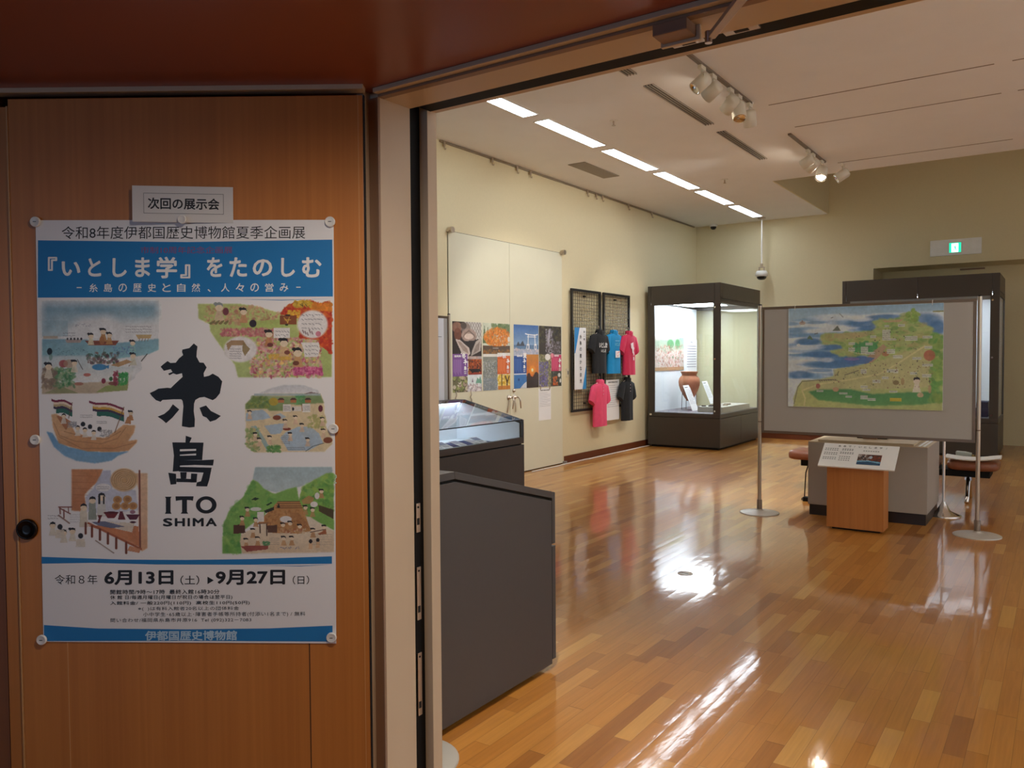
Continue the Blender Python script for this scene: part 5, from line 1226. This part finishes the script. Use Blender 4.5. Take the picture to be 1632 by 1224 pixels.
c.ln([(1150, 885), (1340, 850)], 9, (80, 54, 44)); c.po([(1240, 905), (1350, 850), (1350, 905), (1270, 920)], (170, 100, 66)); c.po([(280, 1060), (420, 1050), (630, 1050), (620, 1100), (360, 1130)], (150, 74, 66), .95, .2); c.dabs(40, 560, 1000, 640, 1050, 16, [(90, 150, 100)], .8); c.dabs(60, 760, 840, 1100, 900, 20, [(226, 206, 176), (180, 110, 80), (200, 160, 110)], .7); c.dabs(20, 750, 1070, 1010, 1095, 10, [(90, 100, 150)], .8); c.scrawl(640, 950, 760, 1050, 4, a=.35); c.scrawl(1180, 900, 1420, 1060, 5, a=.25)
place(c, (350, 735, 540, 890), 1)

pc = leaf_w(-.4409, -.003, 1.3199)
PR = Euler((0, .0075, LEAF_A))
Mp = Matrix.Rotation(LEAF_A, 4, 'Z') @ Matrix.Rotation(.0078, 4, 'Y')
o = A.build('exhibition_poster', M_PRINT, pc, Mp.to_euler())
tag(o, 'large white and blue exhibition poster with watercolour scenes, pinned to the wooden door', 'poster')
def on_poster(px, py, out):
    x, z = poster_fr(px, py); return pc + (Mp.to_3x3() @ Vector((x, -out, z)))
# small paper sign above it, left edge lifted off the wood
S = Art(step=.00015); tw, th = .237, .086
full_sheet(S, tw, th, (232, 230, 228)); S.up()
S.frame(-tw * .405, .0275, tw * .42, -.0235, .0008, (60, 60, 64)) if False else None
for (x0, y0, x1, y1) in ((-.092, .0250, .096, .0258), (-.092, -.0228, .096, -.0220), (-.092, -.0228, -.0912, .0258), (.0952, -.0228, .096, .0258)): S.rect(x0, y0, x1, y1, (50, 50, 54))
S.text('次回の展示会', -.082, .0150, .086, -.0125, (34, 34, 38), .022)
tc_ = leaf_w(-.4353, -.0125, 1.8730)
o = S.build('paper_sign', M_PRINT, tc_, (0, math.radians(.6), LEAF_A + math.radians(4.6)))
tag(o, 'small framed white paper sign pinned over the top edge of the big poster', 'sign')
# magnets
M_MAG = plain('magnet_white', (236, 234, 230), .35, vary=.01)
Nn = Vector((math.sin(LEAF_A), -math.cos(LEAF_A), 0))
for px, py, lift, s_ in ((59.5, 354.5, .0012, 'at the upper left corner of the poster'), (527, 355, .0012, 'at the upper right corner of the poster'), (60, 697.5, .0012, 'halfway down the left edge of the poster'), (532.5, 681.5, .0012, 'halfway down the right edge of the poster'), (71, 1018, .0012, 'at the lower left corner of the poster'), (530, 1016.5, .0012, 'at the lower right corner of the poster'), (296.5, 352.5, .014, 'holding the small paper sign')):
    p = on_poster(px, py, lift); t = thing('magnet', p, 'round white magnet ' + s_, 'magnet', 'round white magnets')
    r = .0125 if lift < .01 else .0105
    MB().lathe([(0, 0), (r * .92, 0), (r, .0015), (r, .005), (r * .86, .0072), (r * .8, .0068), (0, .0068)], p, 28, Nn).build('body', M_MAG, t)
    if lift < .01:
        q = p + Nn * .0069; dx = Vector((math.cos(LEAF_A), math.sin(LEAF_A), 0)); vs = [q + dx * a_ + Vector((0, 0, b_)) + Nn * h_ for h_ in (0, .0003) for a_, b_ in ((-.0038, -.0009), (.0038, -.0009), (.0038, .0009), (-.0038, .0009))]
        MB().add(vs, [(0, 1, 2, 3), (4, 5, 6, 7), (0, 1, 5, 4), (1, 2, 6, 5), (2, 3, 7, 6), (3, 0, 4, 7)]).build('maker_mark', plain('mark_grey', (90, 90, 92), .5), t)

# ---------------------------------------------------------------- four seasonal photo posters on the cream doors
RZ = math.pi / 2
def wall_sheet(a, name, y, z, label, cat, group=None, x=XL + .0135, mat=None):
    o = a.build(name, mat or M_PRINTG, (x, y, z), (0, 0, RZ)); return tag(o, label, cat, group)
def season(y0, y1, paint, label):
    w_, h_ = y1 - y0, .822
    a = Art(lambda u, v: ((u - .5) * w_, (.5 - v) * h_), .0006); full_sheet(a, w_, h_, (240, 240, 240), .001); a.up()
    c = Canvas(84, 120, 100, 145, seed=int(y0 * 100)); c.im[:] = (236, 236, 236); blk, ch, bx_ = paint(c)
    a.picture(c, 0, 0, 1, 1, False); a.up(); x0, v0, x1, v1 = bx_
    a.rect(x0, v0, x1, v1, blk); a.up()
    for k in range(9): a.rect(x0 + .035 + .03 * k, v0 + .05, x0 + .045 + .03 * k, v1 - .05 + .02 * (k % 3), tuple(min(255, q + 50) for q in blk))
    return a, w_, h_, ch
def logo(a, cx, v0, v1, wd):
    def f(x, y, top, bot, L, R, T, B): return (cx + ((x - L) / (R - L) - .5) * wd, top + (y - T) / (B - T) * (bot - top))
    a.poly([f(x, y, v0, v0 + (v1 - v0) * .42, 20, 465, 60, 570) for x, y in ITO], WHITE)
    a.text('島', cx - wd * .32, v0 + (v1 - v0) * .48, cx + wd * .32, v0 + (v1 - v0) * .74, WHITE, .05)
    a.text('ITO', cx - wd * .3, v0 + (v1 - v0) * .80, cx + wd * .3, v0 + (v1 - v0) * .89, WHITE, .03); a.text('SHIMA', cx - wd * .3, v0 + (v1 - v0) * .92, cx + wd * .3, v1, WHITE, .02)
def winter(c):
    c.re(0, 0, 100, 71, (58, 50, 50)); c.po([(38, 0), (100, 0), (100, 34), (80, 36), (60, 14)], (206, 202, 198))
    for i in range(9): c.ln([(40 + i * 9, 0), (66 + i * 9, 34)], 1.2, (120, 112, 108)); c.ln([(112 - i * 9, 0), (72 - i * 9 + 20, 30)], 1.2, (130, 122, 118))
    c.el(15, 12, 17, 11, (150, 110, 94), 1, .4); c.el(18, 26, 12, 13, (120, 76, 62), 1, .4); c.el(46, 14, 16, 12, (150, 136, 130), 1, .5); c.el(56, 28, 26, 14, (176, 152, 142), 1, .4); c.el(56, 30, 16, 6, (226, 206, 196)); c.el(38, 8, 10, 7, (90, 80, 76), 1, .4)
    for q in range(5): c.ln([(33 + q * 2, 34 - q * 3), (56, 16 + q), (80 - q, 34 - q * 2)], .8, (110, 92, 86), .6)
    c.po([(10, 36), (26, 38), (56, 54), (60, 66), (50, 72), (30, 64)], (206, 192, 186)); c.po([(16, 40), (28, 42), (50, 56), (54, 66), (36, 60)], (160, 140, 132), 1, .4); c.po([(100, 32), (96, 60), (62, 71), (66, 60), (80, 40)], (190, 178, 172), 1, .25); c.po([(94, 40), (90, 58), (70, 66), (80, 48)], (140, 126, 120), .9, .4); c.ln([(30, 66), (38, 76)], 5, (226, 222, 220)); c.po([(40, 40), (80, 38), (64, 60)], (44, 40, 42), .9)
    c.re(52, 71, 100, 110, (150, 70, 40)); c.dabs(150, 52, 74, 100, 108, 4, [(196, 90, 40), (170, 66, 30), (214, 120, 60), (90, 50, 36), (60, 46, 40)], .8); c.re(52, 71, 100, 77, (200, 200, 206), .8, .4); c.po([(54, 98), (92, 98), (98, 104), (66, 106)], (40, 36, 36)); c.re(54, 106, 100, 110, (150, 60, 46))
    c.re(0, 110, 50, 145, (120, 116, 90)); rn = np.random.RandomState(4)
    for i in range(34): x, y, r = rn.uniform(0, 50), rn.uniform(111, 145), rn.uniform(4, 7); q = [(186, 176, 146), (160, 166, 110), (206, 196, 176), (130, 136, 90), (176, 156, 140)][i % 5]; c.el(x, y + 1, r, r * .85, (60, 60, 50), .8); c.el(x, y, r * .95, r * .8, q)
    c.re(50, 110, 100, 145, (226, 236, 240)); c.po([(78, 128), (84, 116), (90, 120), (94, 113), (99, 124), (99, 129)], (120, 170, 150)); c.po([(64, 126), (67, 117), (70, 126)], (130, 120, 140)); c.dabs(120, 50, 130, 100, 145, 4, [(196, 180, 186), (226, 216, 220), (150, 136, 146), (240, 240, 244)], .7)
    c.re(0, 66, 50, 112, (132, 92, 160))
    return (132, 92, 160), '冬', (.0, .487, .50, .765)
def autumn(c):
    c.re(0, 0, 100, 68, (214, 220, 200)); c.re(0, 48, 100, 68, (110, 86, 66))
    for x, h in ((6, 26), (18, 24), (32, 20)): c.po([(x - 7, 44), (x, 44 - h * 1.6), (x + 7, 44)], (96, 116, 80))
    c.dabs(60, 36, 2, 100, 22, 8, [(110, 134, 90), (130, 146, 100), (90, 116, 76)], .8); tm = (((c.X - 54) / 50) ** 2 + ((c.Y - 30) / 21) ** 2) < 1; c.dabs(520, 2, 8, 100, 52, 4.5, [(226, 130, 40), (236, 150, 60), (214, 110, 30), (230, 140, 50), (206, 100, 30), (240, 170, 90)], .75, tm)
    c.re(0, 50, 100, 62, (90, 74, 62), .8, .3); c.ln([(36, 54), (56, 54)], 1.5, (190, 180, 170)); c.dabs(80, 0, 58, 100, 68, 4, [(190, 120, 50), (150, 110, 60), (110, 90, 60)], .7); c.el(96, 34, 5, 6, (240, 236, 226))
    c.re(0, 68, 52, 145, (140, 144, 136)); c.re(0, 67, 52, 72, (236, 234, 226)); c.dabs(420, 0, 80, 52, 145, 2.2, [(170, 176, 180), (110, 116, 116), (196, 200, 206), (150, 160, 150), (120, 130, 150), (210, 206, 200)], .8); c.re(0, 118, 52, 145, (130, 150, 180), .35, .4)
    c.re(52, 64, 100, 76, (240, 236, 228)); c.re(54, 112, 100, 145, (236, 206, 110)); c.dabs(140, 54, 112, 100, 134, 4, [(226, 180, 50), (240, 210, 90), (206, 156, 40), (246, 230, 160)], .8); c.ln([(68, 112), (68, 142)], 3, (50, 36, 30)); c.ln([(88, 145), (88, 128), (82, 116)], 4, (60, 40, 34)); c.ln([(88, 130), (96, 116)], 3, (60, 40, 34)); c.re(54, 136, 100, 145, (206, 130, 60), .9, .3)
    return (216, 104, 44), '秋', (.52, .487, 1., .765)
def summer(c):
    t = np.clip(c.Y / 68, 0, 1)[..., None]; c.im = np.where((c.Y < 70)[..., None], np.array((70, 112, 178)) * (1 - t) + np.array((176, 202, 226)) * t, c.im)
    c.re(0, 46, 100, 56, (96, 130, 170)); c.re(0, 56, 100, 70, (176, 184, 206)); c.dabs(50, 0, 54, 100, 70, 5, [(206, 206, 220), (150, 166, 196), (226, 206, 206)], .6); c.po([(10, 48), (17, 38), (22, 42), (25, 46), (30, 40), (36, 36), (44, 48)], (70, 76, 90))
    W_ = (244, 244, 246)
    c.ln([(46, 20), (58, 22), (86, 23), (96, 21)], 2.6, W_); c.ln([(54, 27), (90, 27)], 1.6, W_); c.ln([(58, 22), (56, 56)], 3, W_); c.ln([(84, 22), (87, 56)], 3, W_); c.re(51, 44, 62, 56, W_); c.re(82, 44, 92, 56, W_); c.re(54, 47, 58, 54, (96, 130, 170)); c.re(85, 47, 89, 54, (96, 130, 170))
    t = np.clip((c.Y - 68) / 50, 0, 1)[..., None]; m_ = ((c.X > 50) & (c.Y > 68))[..., None]; c.im = np.where(m_, np.array((206, 140, 60)) * (1 - t) + np.array((226, 120, 30)) * t, c.im); c.el(74, 104, 12, 9, (250, 170, 50), .8, 0, 1); c.el(74, 104, 4, 4, (255, 246, 190)); c.po([(50, 120), (54, 112), (62, 110), (68, 118), (76, 120), (84, 110), (92, 108), (100, 114), (100, 145), (50, 145)], (66, 42, 32)); c.re(50, 126, 100, 145, (54, 40, 34), .8, .2)
    c.re(0, 111, 50, 145, (60, 120, 190), 1, .25); c.re(0, 110, 50, 113, (214, 226, 240)); c.po([(24, 145), (40, 134), (50, 130), (50, 145)], (210, 216, 224)); c.el(19, 125, 3.5, 3, (30, 70, 130))
    return (40, 82, 160), '夏', (.0, .487, .5, .765)
def spring(c):
    c.re(0, 0, 100, 68, (56, 46, 36)); c.dabs(260, 0, 0, 100, 40, 5, [(70, 66, 40), (50, 40, 32), (90, 84, 50), (40, 34, 30)], .8); c.dabs(220, 30, 8, 62, 66, 3, [(176, 170, 186), (140, 130, 150), (206, 200, 210), (96, 86, 100)], .75); c.dabs(120, 56, 36, 96, 66, 3.4, [(120, 110, 120), (84, 74, 78), (150, 140, 150)], .7); c.po([(44, 6), (52, 6), (48, 30), (40, 50), (36, 30)], (196, 190, 206), .8, .4)
    c.re(0, 68, 54, 145, (120, 116, 90)); c.dabs(260, 0, 68, 54, 145, 4, [(130, 130, 70), (160, 150, 110), (90, 100, 60), (206, 190, 150)], .75); c.dabs(170, 0, 86, 40, 145, 4, [(110, 100, 160), (140, 130, 190), (90, 80, 130)], .8); c.el(38, 74, 12, 8, (244, 240, 236))
    c.re(54, 108, 100, 145, (60, 60, 50)); c.dabs(80, 54, 108, 100, 145, 4, [(60, 76, 56), (40, 40, 40), (120, 120, 110)], .8); c.dabs(30, 62, 122, 84, 144, 4, [(226, 120, 40), (206, 90, 40)], .85); c.el(90, 118, 6, 5, (226, 226, 220)); c.el(95, 132, 4, 5, (226, 226, 220))
    return (206, 60, 106), '春', (.54, .472, 1., .745)
for y0, y1, fn, side, label, lg_x in ((7.205, 7.765, winter, 0, 'winter photo poster with oysters and purple block, leftmost on the cream doors', .42), (7.79, 8.365, autumn, 1, 'autumn photo poster with orange tree, left of the door seam', .91), (8.449, 9.033, summer, 0, 'summer photo poster with white torii gate in blue sea', .41), (9.043, 9.62, spring, 1, 'spring photo poster with waterfall and pink block, rightmost on the doors', .92)):
    a, w_, h_, ch = season(y0, y1, fn, label)
    logo(a, lg_x, .525, .745, .135)
    cx = .30 if fn is winter else .70 if fn is autumn else .36 if fn is summer else .50
    a.text(ch, cx, .445, cx + .15, .525, WHITE if fn is not spring else (244, 150, 170), .04)
    a.text('福岡県', cx - .25 if fn is not spring else cx + .17, .475, cx - .02 if fn is not spring else cx + .38, .505, WHITE, .03) if fn is not autumn else a.text('福岡県', cx - .2, .475, cx - .02, .505, WHITE, .03)
    wall_sheet(a, 'season_poster', (y0 + y1) / 2, 1.507, label, 'poster', 'seasonal photo posters')
# wire hooks with clips under the winter poster
for y, s_ in ((7.25, 'left one under the winter poster'), (7.53, 'right one under the winter poster')):
    o = MB().tube([(XL + .03, y, 1.11), (XL + .03, y + .01, 1.06), (XL + .03, y - .015, 1.03), (XL + .03, y + .012, 1.0), (XL + .03, y, .96)], .006, 6).build('wire_clip', M_STEEL, origin=(XL + .02, y, 1.03)); tag(o, 'small bent metal clip wire, ' + s_, 'clip', 'wire clips')
def notice(w_, h_, rows, title):
    a = Art(step=.0008); full_sheet(a, w_, h_, (248, 248, 250), .002); a.up()
    a.text(title, -w_ * .36, h_ * .46, w_ * .40, h_ * .42, (60, 60, 66), .02)
    rn = random.Random(rows)
    for k in range(rows):
        y = h_ * (.36 - .052 * k); a.rect(-w_ * .42, y, w_ * (.44 if k % 3 else .2), y - h_ * .008, (176, 176, 184)); 
    return a
wall_sheet(notice(.31, .43, 9, '糸島市の魅力を写真で'), 'notice_sheet', 9.187, .862, 'white notice sheet hanging below the spring poster', 'notice', 'white notice sheets', mat=M_PRINT)
for y in (9.07, 9.30):
    o = MB().tube([(XL + .016, y, 1.13), (XL + .02, y + .008, 1.10), (XL + .018, y, 1.06)], .006, 6).build('wire_clip', M_STEEL, origin=(XL + .016, y, 1.1)); tag(o, 'small metal clip at the ' + ('left' if y < 9.2 else 'right') + ' top corner of the door notice', 'clip', 'wire clips')
wall_sheet(notice(.43, .62, 11, '糸島の特産品を着る'), 'notice_sheet', 11.045, .834, 'white notice sheet on the wire grid between two polo shirts', 'notice', 'white notice sheets', x=XL + .075, mat=M_PRINT)
# banner on the grid
a = Art(step=.0008); bw, bh = .33, .885; full_sheet(a, bw, bh, (242, 244, 248), .003); a.up()
a.poly([(-bw / 2, bh / 2), (-.02, bh / 2), (-bw / 2 + .02, -.02 + .1), (-bw / 2, .07)], (40, 140, 214)); a.poly([(bw / 2, -bh / 2), (bw / 2, -.10), (.055, -bh / 2)], (40, 150, 220)); a.up()
a.column('糸島の豊かな自然', -.045, .055, .36, -.37, (40, 42, 50), .012, .62); a.column('第二章', .075, .145, .41, .25, (50, 52, 60), .01, .6)
o = wall_sheet(a, 'banner', 10.05, 1.475, 'tall white and blue banner with vertical lettering on the wire grid', 'banner', x=XL + .075, mat=M_PRINT)
# white sheet with vertical lettering on the board behind the desk case
a = Art(step=.0008); full_sheet(a, .62, .905, (238, 242, 252), .003); a.up()
a.column('第', .12, .22, .42, .31, (40, 44, 50), .02, .8); a.rect(-.2, .255, .27, .249, (120, 130, 150)); a.column('糸島学 のはじまり', .10, .19, .22, -.30, (150, 156, 170), .0, .5); a.text('２', .13, -.32, .2, -.41, (60, 64, 72)); a.column('糸島の歴史と自然', -.16, -.06, .22, -.40, (90, 96, 110), .0, .55)
wall_sheet(a, 'text_sheet', 6.49, 1.475, 'white sheet with vertical lettering on the board by the left wall', 'sheet', x=-5.6 + .0125, mat=M_PRINT)

# ---------------------------------------------------------------- the painted map on the middle board
MWD, MHT = 1.274, .905
c = Canvas(286, 204, 1632, 1142, seed=91)      # painted in the frame of a close view of the map
c.im[:] = (226, 232, 236)
rn = np.random.RandomState(8)
c.wash([(130, 60), (1490, 60), (1490, 170), (900, 170), (130, 220)], (130, 176, 206), (170, 200, 216), .9, 70, wc=.3)
for i in range(70):
    x, y = rn.uniform(130, 900), rn.uniform(200, 720); l = rn.uniform(60, 190); c.el(x, y, l, rn.uniform(10, 26), [(96, 150, 196), (130, 176, 210), (76, 130, 180), (150, 190, 216)][i % 4], .6, .5, .6)
for (x, y, rx, ry) in ((1000, 205, 150, 26), (1330, 240, 130, 60), (1430, 300, 70, 60), (820, 250, 150, 34), (860, 295, 80, 24), (560, 450, 110, 30), (640, 540, 220, 40), (420, 510, 160, 26), (560, 600, 240, 34), (330, 395, 120, 30), (250, 690, 120, 34)): c.el(x, y, rx, ry, (66, 118, 176), .85, .35, .5)
for (x, y, rx, ry) in ((560, 190, 220, 30), (300, 450, 160, 22), (500, 560, 60, 20), (230, 560, 80, 30), (800, 215, 90, 20)): c.el(x, y, rx, ry, (236, 238, 240), .8, .3, .7)
land1 = [(890, 235), (960, 218), (1080, 225), (1180, 180), (1240, 150), (1290, 190), (1260, 240), (1400, 300), (1390, 340), (1480, 360), (1480, 990), (195, 975), (190, 900), (230, 790), (270, 740), (430, 735), (560, 700), (590, 640), (740, 620), (900, 570), (930, 540), (820, 520), (640, 530), (540, 500), (520, 480), (640, 460), (620, 430), (460, 420), (435, 350), (480, 325), (560, 325), (620, 330), (760, 320), (900, 310), (930, 280)]
ins = c.wash(land1, (170, 190, 110), (196, 200, 120), 1, 80, wc=.05)
c.dabs(220, 435, 150, 1480, 560, 60, [(120, 176, 80), (150, 186, 90), (190, 190, 110), (196, 170, 110), (100, 160, 76)], .45, ins, .5)
c.po([(560, 330), (900, 320), (920, 345), (700, 380), (560, 370)], (196, 170, 120), .7, .4); c.po([(980, 230), (1160, 225), (1130, 245), (1000, 245)], (206, 160, 120), .8, .3); c.dabs(30, 1180, 150, 1290, 240, 26, [(130, 170, 70), (150, 180, 80)], .8, ins)
c.dabs(60, 740, 420, 930, 500, 36, [(60, 150, 80), (80, 160, 90)], .7, ins); c.po([(930, 470), (990, 430), (1020, 450), (960, 530), (900, 580), (830, 600), (850, 540)], (196, 140, 120), .8, .3); c.po([(640, 545), (820, 530), (920, 545), (860, 590), (700, 600)], (76, 116, 180), .9, .2); c.el(720, 552, 70, 12, (150, 120, 180), .7)
c.wash([(560, 640), (900, 590), (1330, 440), (1400, 560), (1400, 780), (1200, 800), (800, 810), (280, 830), (240, 800), (270, 750), (560, 710)], (200, 196, 130), (206, 196, 136), .85, 60, wc=.2)
c.wash([(330, 840), (420, 820), (700, 810), (900, 850), (1200, 830), (1480, 820), (1480, 900), (1300, 930), (900, 950), (420, 910)], (60, 140, 80), (90, 160, 84), .9, 50, wc=.35); c.dabs(80, 1380, 360, 1480, 900, 50, [(90, 160, 70), (150, 180, 80)], .55, ins)
c.po([(190, 975), (200, 880), (240, 810), (290, 860), (285, 960)], (196, 196, 120), .9, .2); c.ln([(290, 960), (300, 900), (270, 830), (430, 770), (700, 730), (960, 680), (1100, 600), (1220, 520), (1330, 450)], 12, (226, 214, 150)); c.ln([(710, 490), (800, 510), (920, 500)], 6, (226, 214, 160)); c.ln([(195, 950), (230, 800), (270, 750), (430, 735), (560, 730)], 5, (90, 90, 80))
c.po([(545, 305), (590, 262), (625, 310)], (110, 120, 110)); c.po([(310, 375), (340, 340), (372, 380)], (100, 130, 100)); c.el(270, 232, 30, 16, (190, 170, 160)); c.po([(250, 230), (268, 205), (285, 232)], (150, 130, 130)); c.el(1440, 168, 50, 8, (150, 150, 100)); c.el(1370, 525, 46, 44, (186, 96, 70), .9, .3); c.el(418, 788, 20, 22, (176, 100, 80)); c.el(1010, 510, 30, 20, (186, 110, 80), .8); c.el(580, 815, 28, 20, (206, 160, 120)); c.el(1300, 850, 26, 20, (206, 176, 130)); c.re(1050, 880, 1145, 908, (214, 190, 60)); c.el(1100, 750, 26, 20, (120, 100, 60), .8); c.el(1155, 740, 14, 30, (176, 140, 90), .8); c.el(1375, 800, 14, 36, (190, 150, 110), .8)
c.head(1270, 735, 28, (240, 226, 206), bun=False)
for (x, y, w_, h_) in ((980, 310, 70, 90), (1030, 380, 70, 20), (1170, 365, 100, 36), (1310, 365, 80, 22), (880, 355, 50, 22), (690, 410, 56, 20), (800, 450, 62, 60), (840, 495, 80, 18), (840, 415, 60, 24), (690, 455, 56, 30), (1020, 470, 70, 40), (1070, 520, 80, 26), (1230, 535, 76, 26), (1310, 595, 86, 20), (1310, 680, 78, 24), (1215, 660, 60, 24), (800, 780, 60, 20), (815, 805, 70, 18), (800, 860, 60, 36), (860, 885, 72, 20), (612, 838, 74, 20), (668, 868, 58, 18), (404, 822, 64, 16), (1045, 815, 66, 18), (1000, 270, 40, 18), (1115, 265, 54, 20), (800, 640, 50, 40), (980, 700, 60, 24), (900, 730, 70, 24), (1330, 450, 60, 22), (1020, 640, 60, 24), (1080, 640, 40, 30)):
    c.re(x, y, x + w_, y + h_, (222, 222, 206), .85); c.scrawl(x + 4, y + 3, x + w_ - 4, y + h_ - 3, max(1, int(h_ / 16)), a=.4)
c.dabs(80, 560, 560, 1400, 800, 9, [(70, 60, 56), (120, 80, 60), (60, 90, 60), (150, 110, 90)], .8, ins); c.dabs(40, 640, 270, 1300, 520, 8, [(60, 60, 60), (110, 80, 70)], .8, ins)
for q in range(8): c.ln([(430 + 20 * q, 742 - 2 * q), (440 + 20 * q, 746 - 2 * q)], 5, (80, 70, 70))
for q in range(7): c.ln([(660 + 18 * q, 690 - 6 * q), (672 + 18 * q, 686 - 6 * q)], 5, (80, 70, 70))
c.ln([(535, 195), (550, 190)], 5, (90, 100, 110)); c.ln([(610, 160), (640, 190)], 4, (110, 120, 130)); c.ln([(385, 330), (410, 325)], 6, (90, 80, 80)); c.el(235, 428, 18, 12, (236, 236, 240)); c.ln([(560, 690), (548, 640)], 4, (236, 236, 236)); c.ln([(590, 690), (605, 660)], 5, (60, 60, 50))
c.im[c.X < 150] = c.im[c.X < 150] * .6 + 255 * .38
c.im = np.clip(c.im * np.array((.86, .90, .93)) + np.array((30, 30, 36)), 0, 252)
def mapfr(x, y): return ((x - 808) / 1345 * MWD, (540 - y) / 880 * MHT)
a = Art(mapfr, .0012); full_sheet(a, MWD, MHT, (240, 242, 244), .006); a.up()
sub = Canvas(1, 1, 1, 1); i0, i1 = int(138 / 1632 * 286), int(1478 / 1632 * 286); j0, j1 = int(102 / 1142 * 204), int(978 / 1142 * 204)
sub.im = c.im[j0:j1, i0:i1]; sub.w, sub.h = i1 - i0, j1 - j0
a.picture(sub, 136, 101, 1480, 979, False)
o = a.build('painted_map', M_PRINT, (-1.482, 7.586, 1.4785)); tag(o, 'large watercolour map of a green peninsula and blue sea on the grey board', 'map')
for x, s_ in ((-2.06, 'left'), (-.93, 'right')):
    o = MB().tube([(x, 7.584, 1.915), (x, 7.587, 1.957), (x, 7.605, 1.959), (x, 7.622, 1.95)], .0025, 6).build('hanging_string', M_WHITE, origin=(x, 7.6, 1.94)); tag(o, 'short white string holding the ' + s_ + ' end of the painted map', 'string', 'map strings')

# ---------------------------------------------------------------- pictures inside the case by the left wall
def lined(w_, h_, rows):
    a = Art(step=.0012); full_sheet(a, w_, h_, (246, 244, 248), .004); a.up()
    a.text('弥生', -w_ * .1, h_ * .44, w_ * .1, h_ * .39, (120, 110, 120), .02)
    for k in range(rows): a.rect(-w_ * .4, h_ * (.30 - .08 * k), w_ * .42, h_ * (.275 - .08 * k), (170, 166, 180))
    return a
a = lined(.54, .585, 9); o = a.build('explanation_sheet', M_PRINT, (-5.655, 14.0, 1.51), (0, 0, RZ)); tag(o, 'pale explanation sheet hanging beside the picture inside the tall case', 'sheet')
c = Canvas(60, 30, 120, 60, seed=77); c.im[:] = (240, 232, 224); c.wash([(0, 6), (120, 0), (120, 22), (60, 26), (0, 24)], (150, 196, 170), (196, 216, 190), .9, 10); c.el(62, 12, 14, 8, (60, 160, 90), .8, .3); c.el(92, 12, 10, 9, (70, 160, 90), .8, .3); c.dabs(260, 2, 14, 118, 54, 3, [(206, 150, 130), (190, 120, 100), (120, 170, 130), (226, 200, 180), (176, 90, 80), (236, 226, 216)], .7); c.re(0, 54, 120, 60, (206, 166, 120)); c.im = c.im * np.array((.84, .80, .80))
a = Art(lambda u, v: ((u - .5) * 1.23, (.5 - v) * .575), .0012); full_sheet(a, 1.23, .575, (240, 236, 230), .004); a.up(); a.picture(c, 0, 0, 1, 1, False)
o = a.build('village_picture', M_PRINT, (-5.655, 13.03, 1.54), (0, 0, RZ)); tag(o, 'painted village picture hanging above the clay jar inside the tall case', 'picture')
# navy boxes in the big case
for z0, z1, x0, s_ in ((.576, .70, -1.10, 'lower'), (.7005, .80, -1.08, 'upper')):
    o = boxo('navy_box', plain('navy_box', (40, 42, 74), .6, vary=.08), (x0, -.93, 13.62, 13.95, z0, z1), bevel=.004, origin=(-1.0, 13.8, z0)); tag(o, s_ + ' navy box in a pile inside the large dark case', 'box', 'navy boxes')
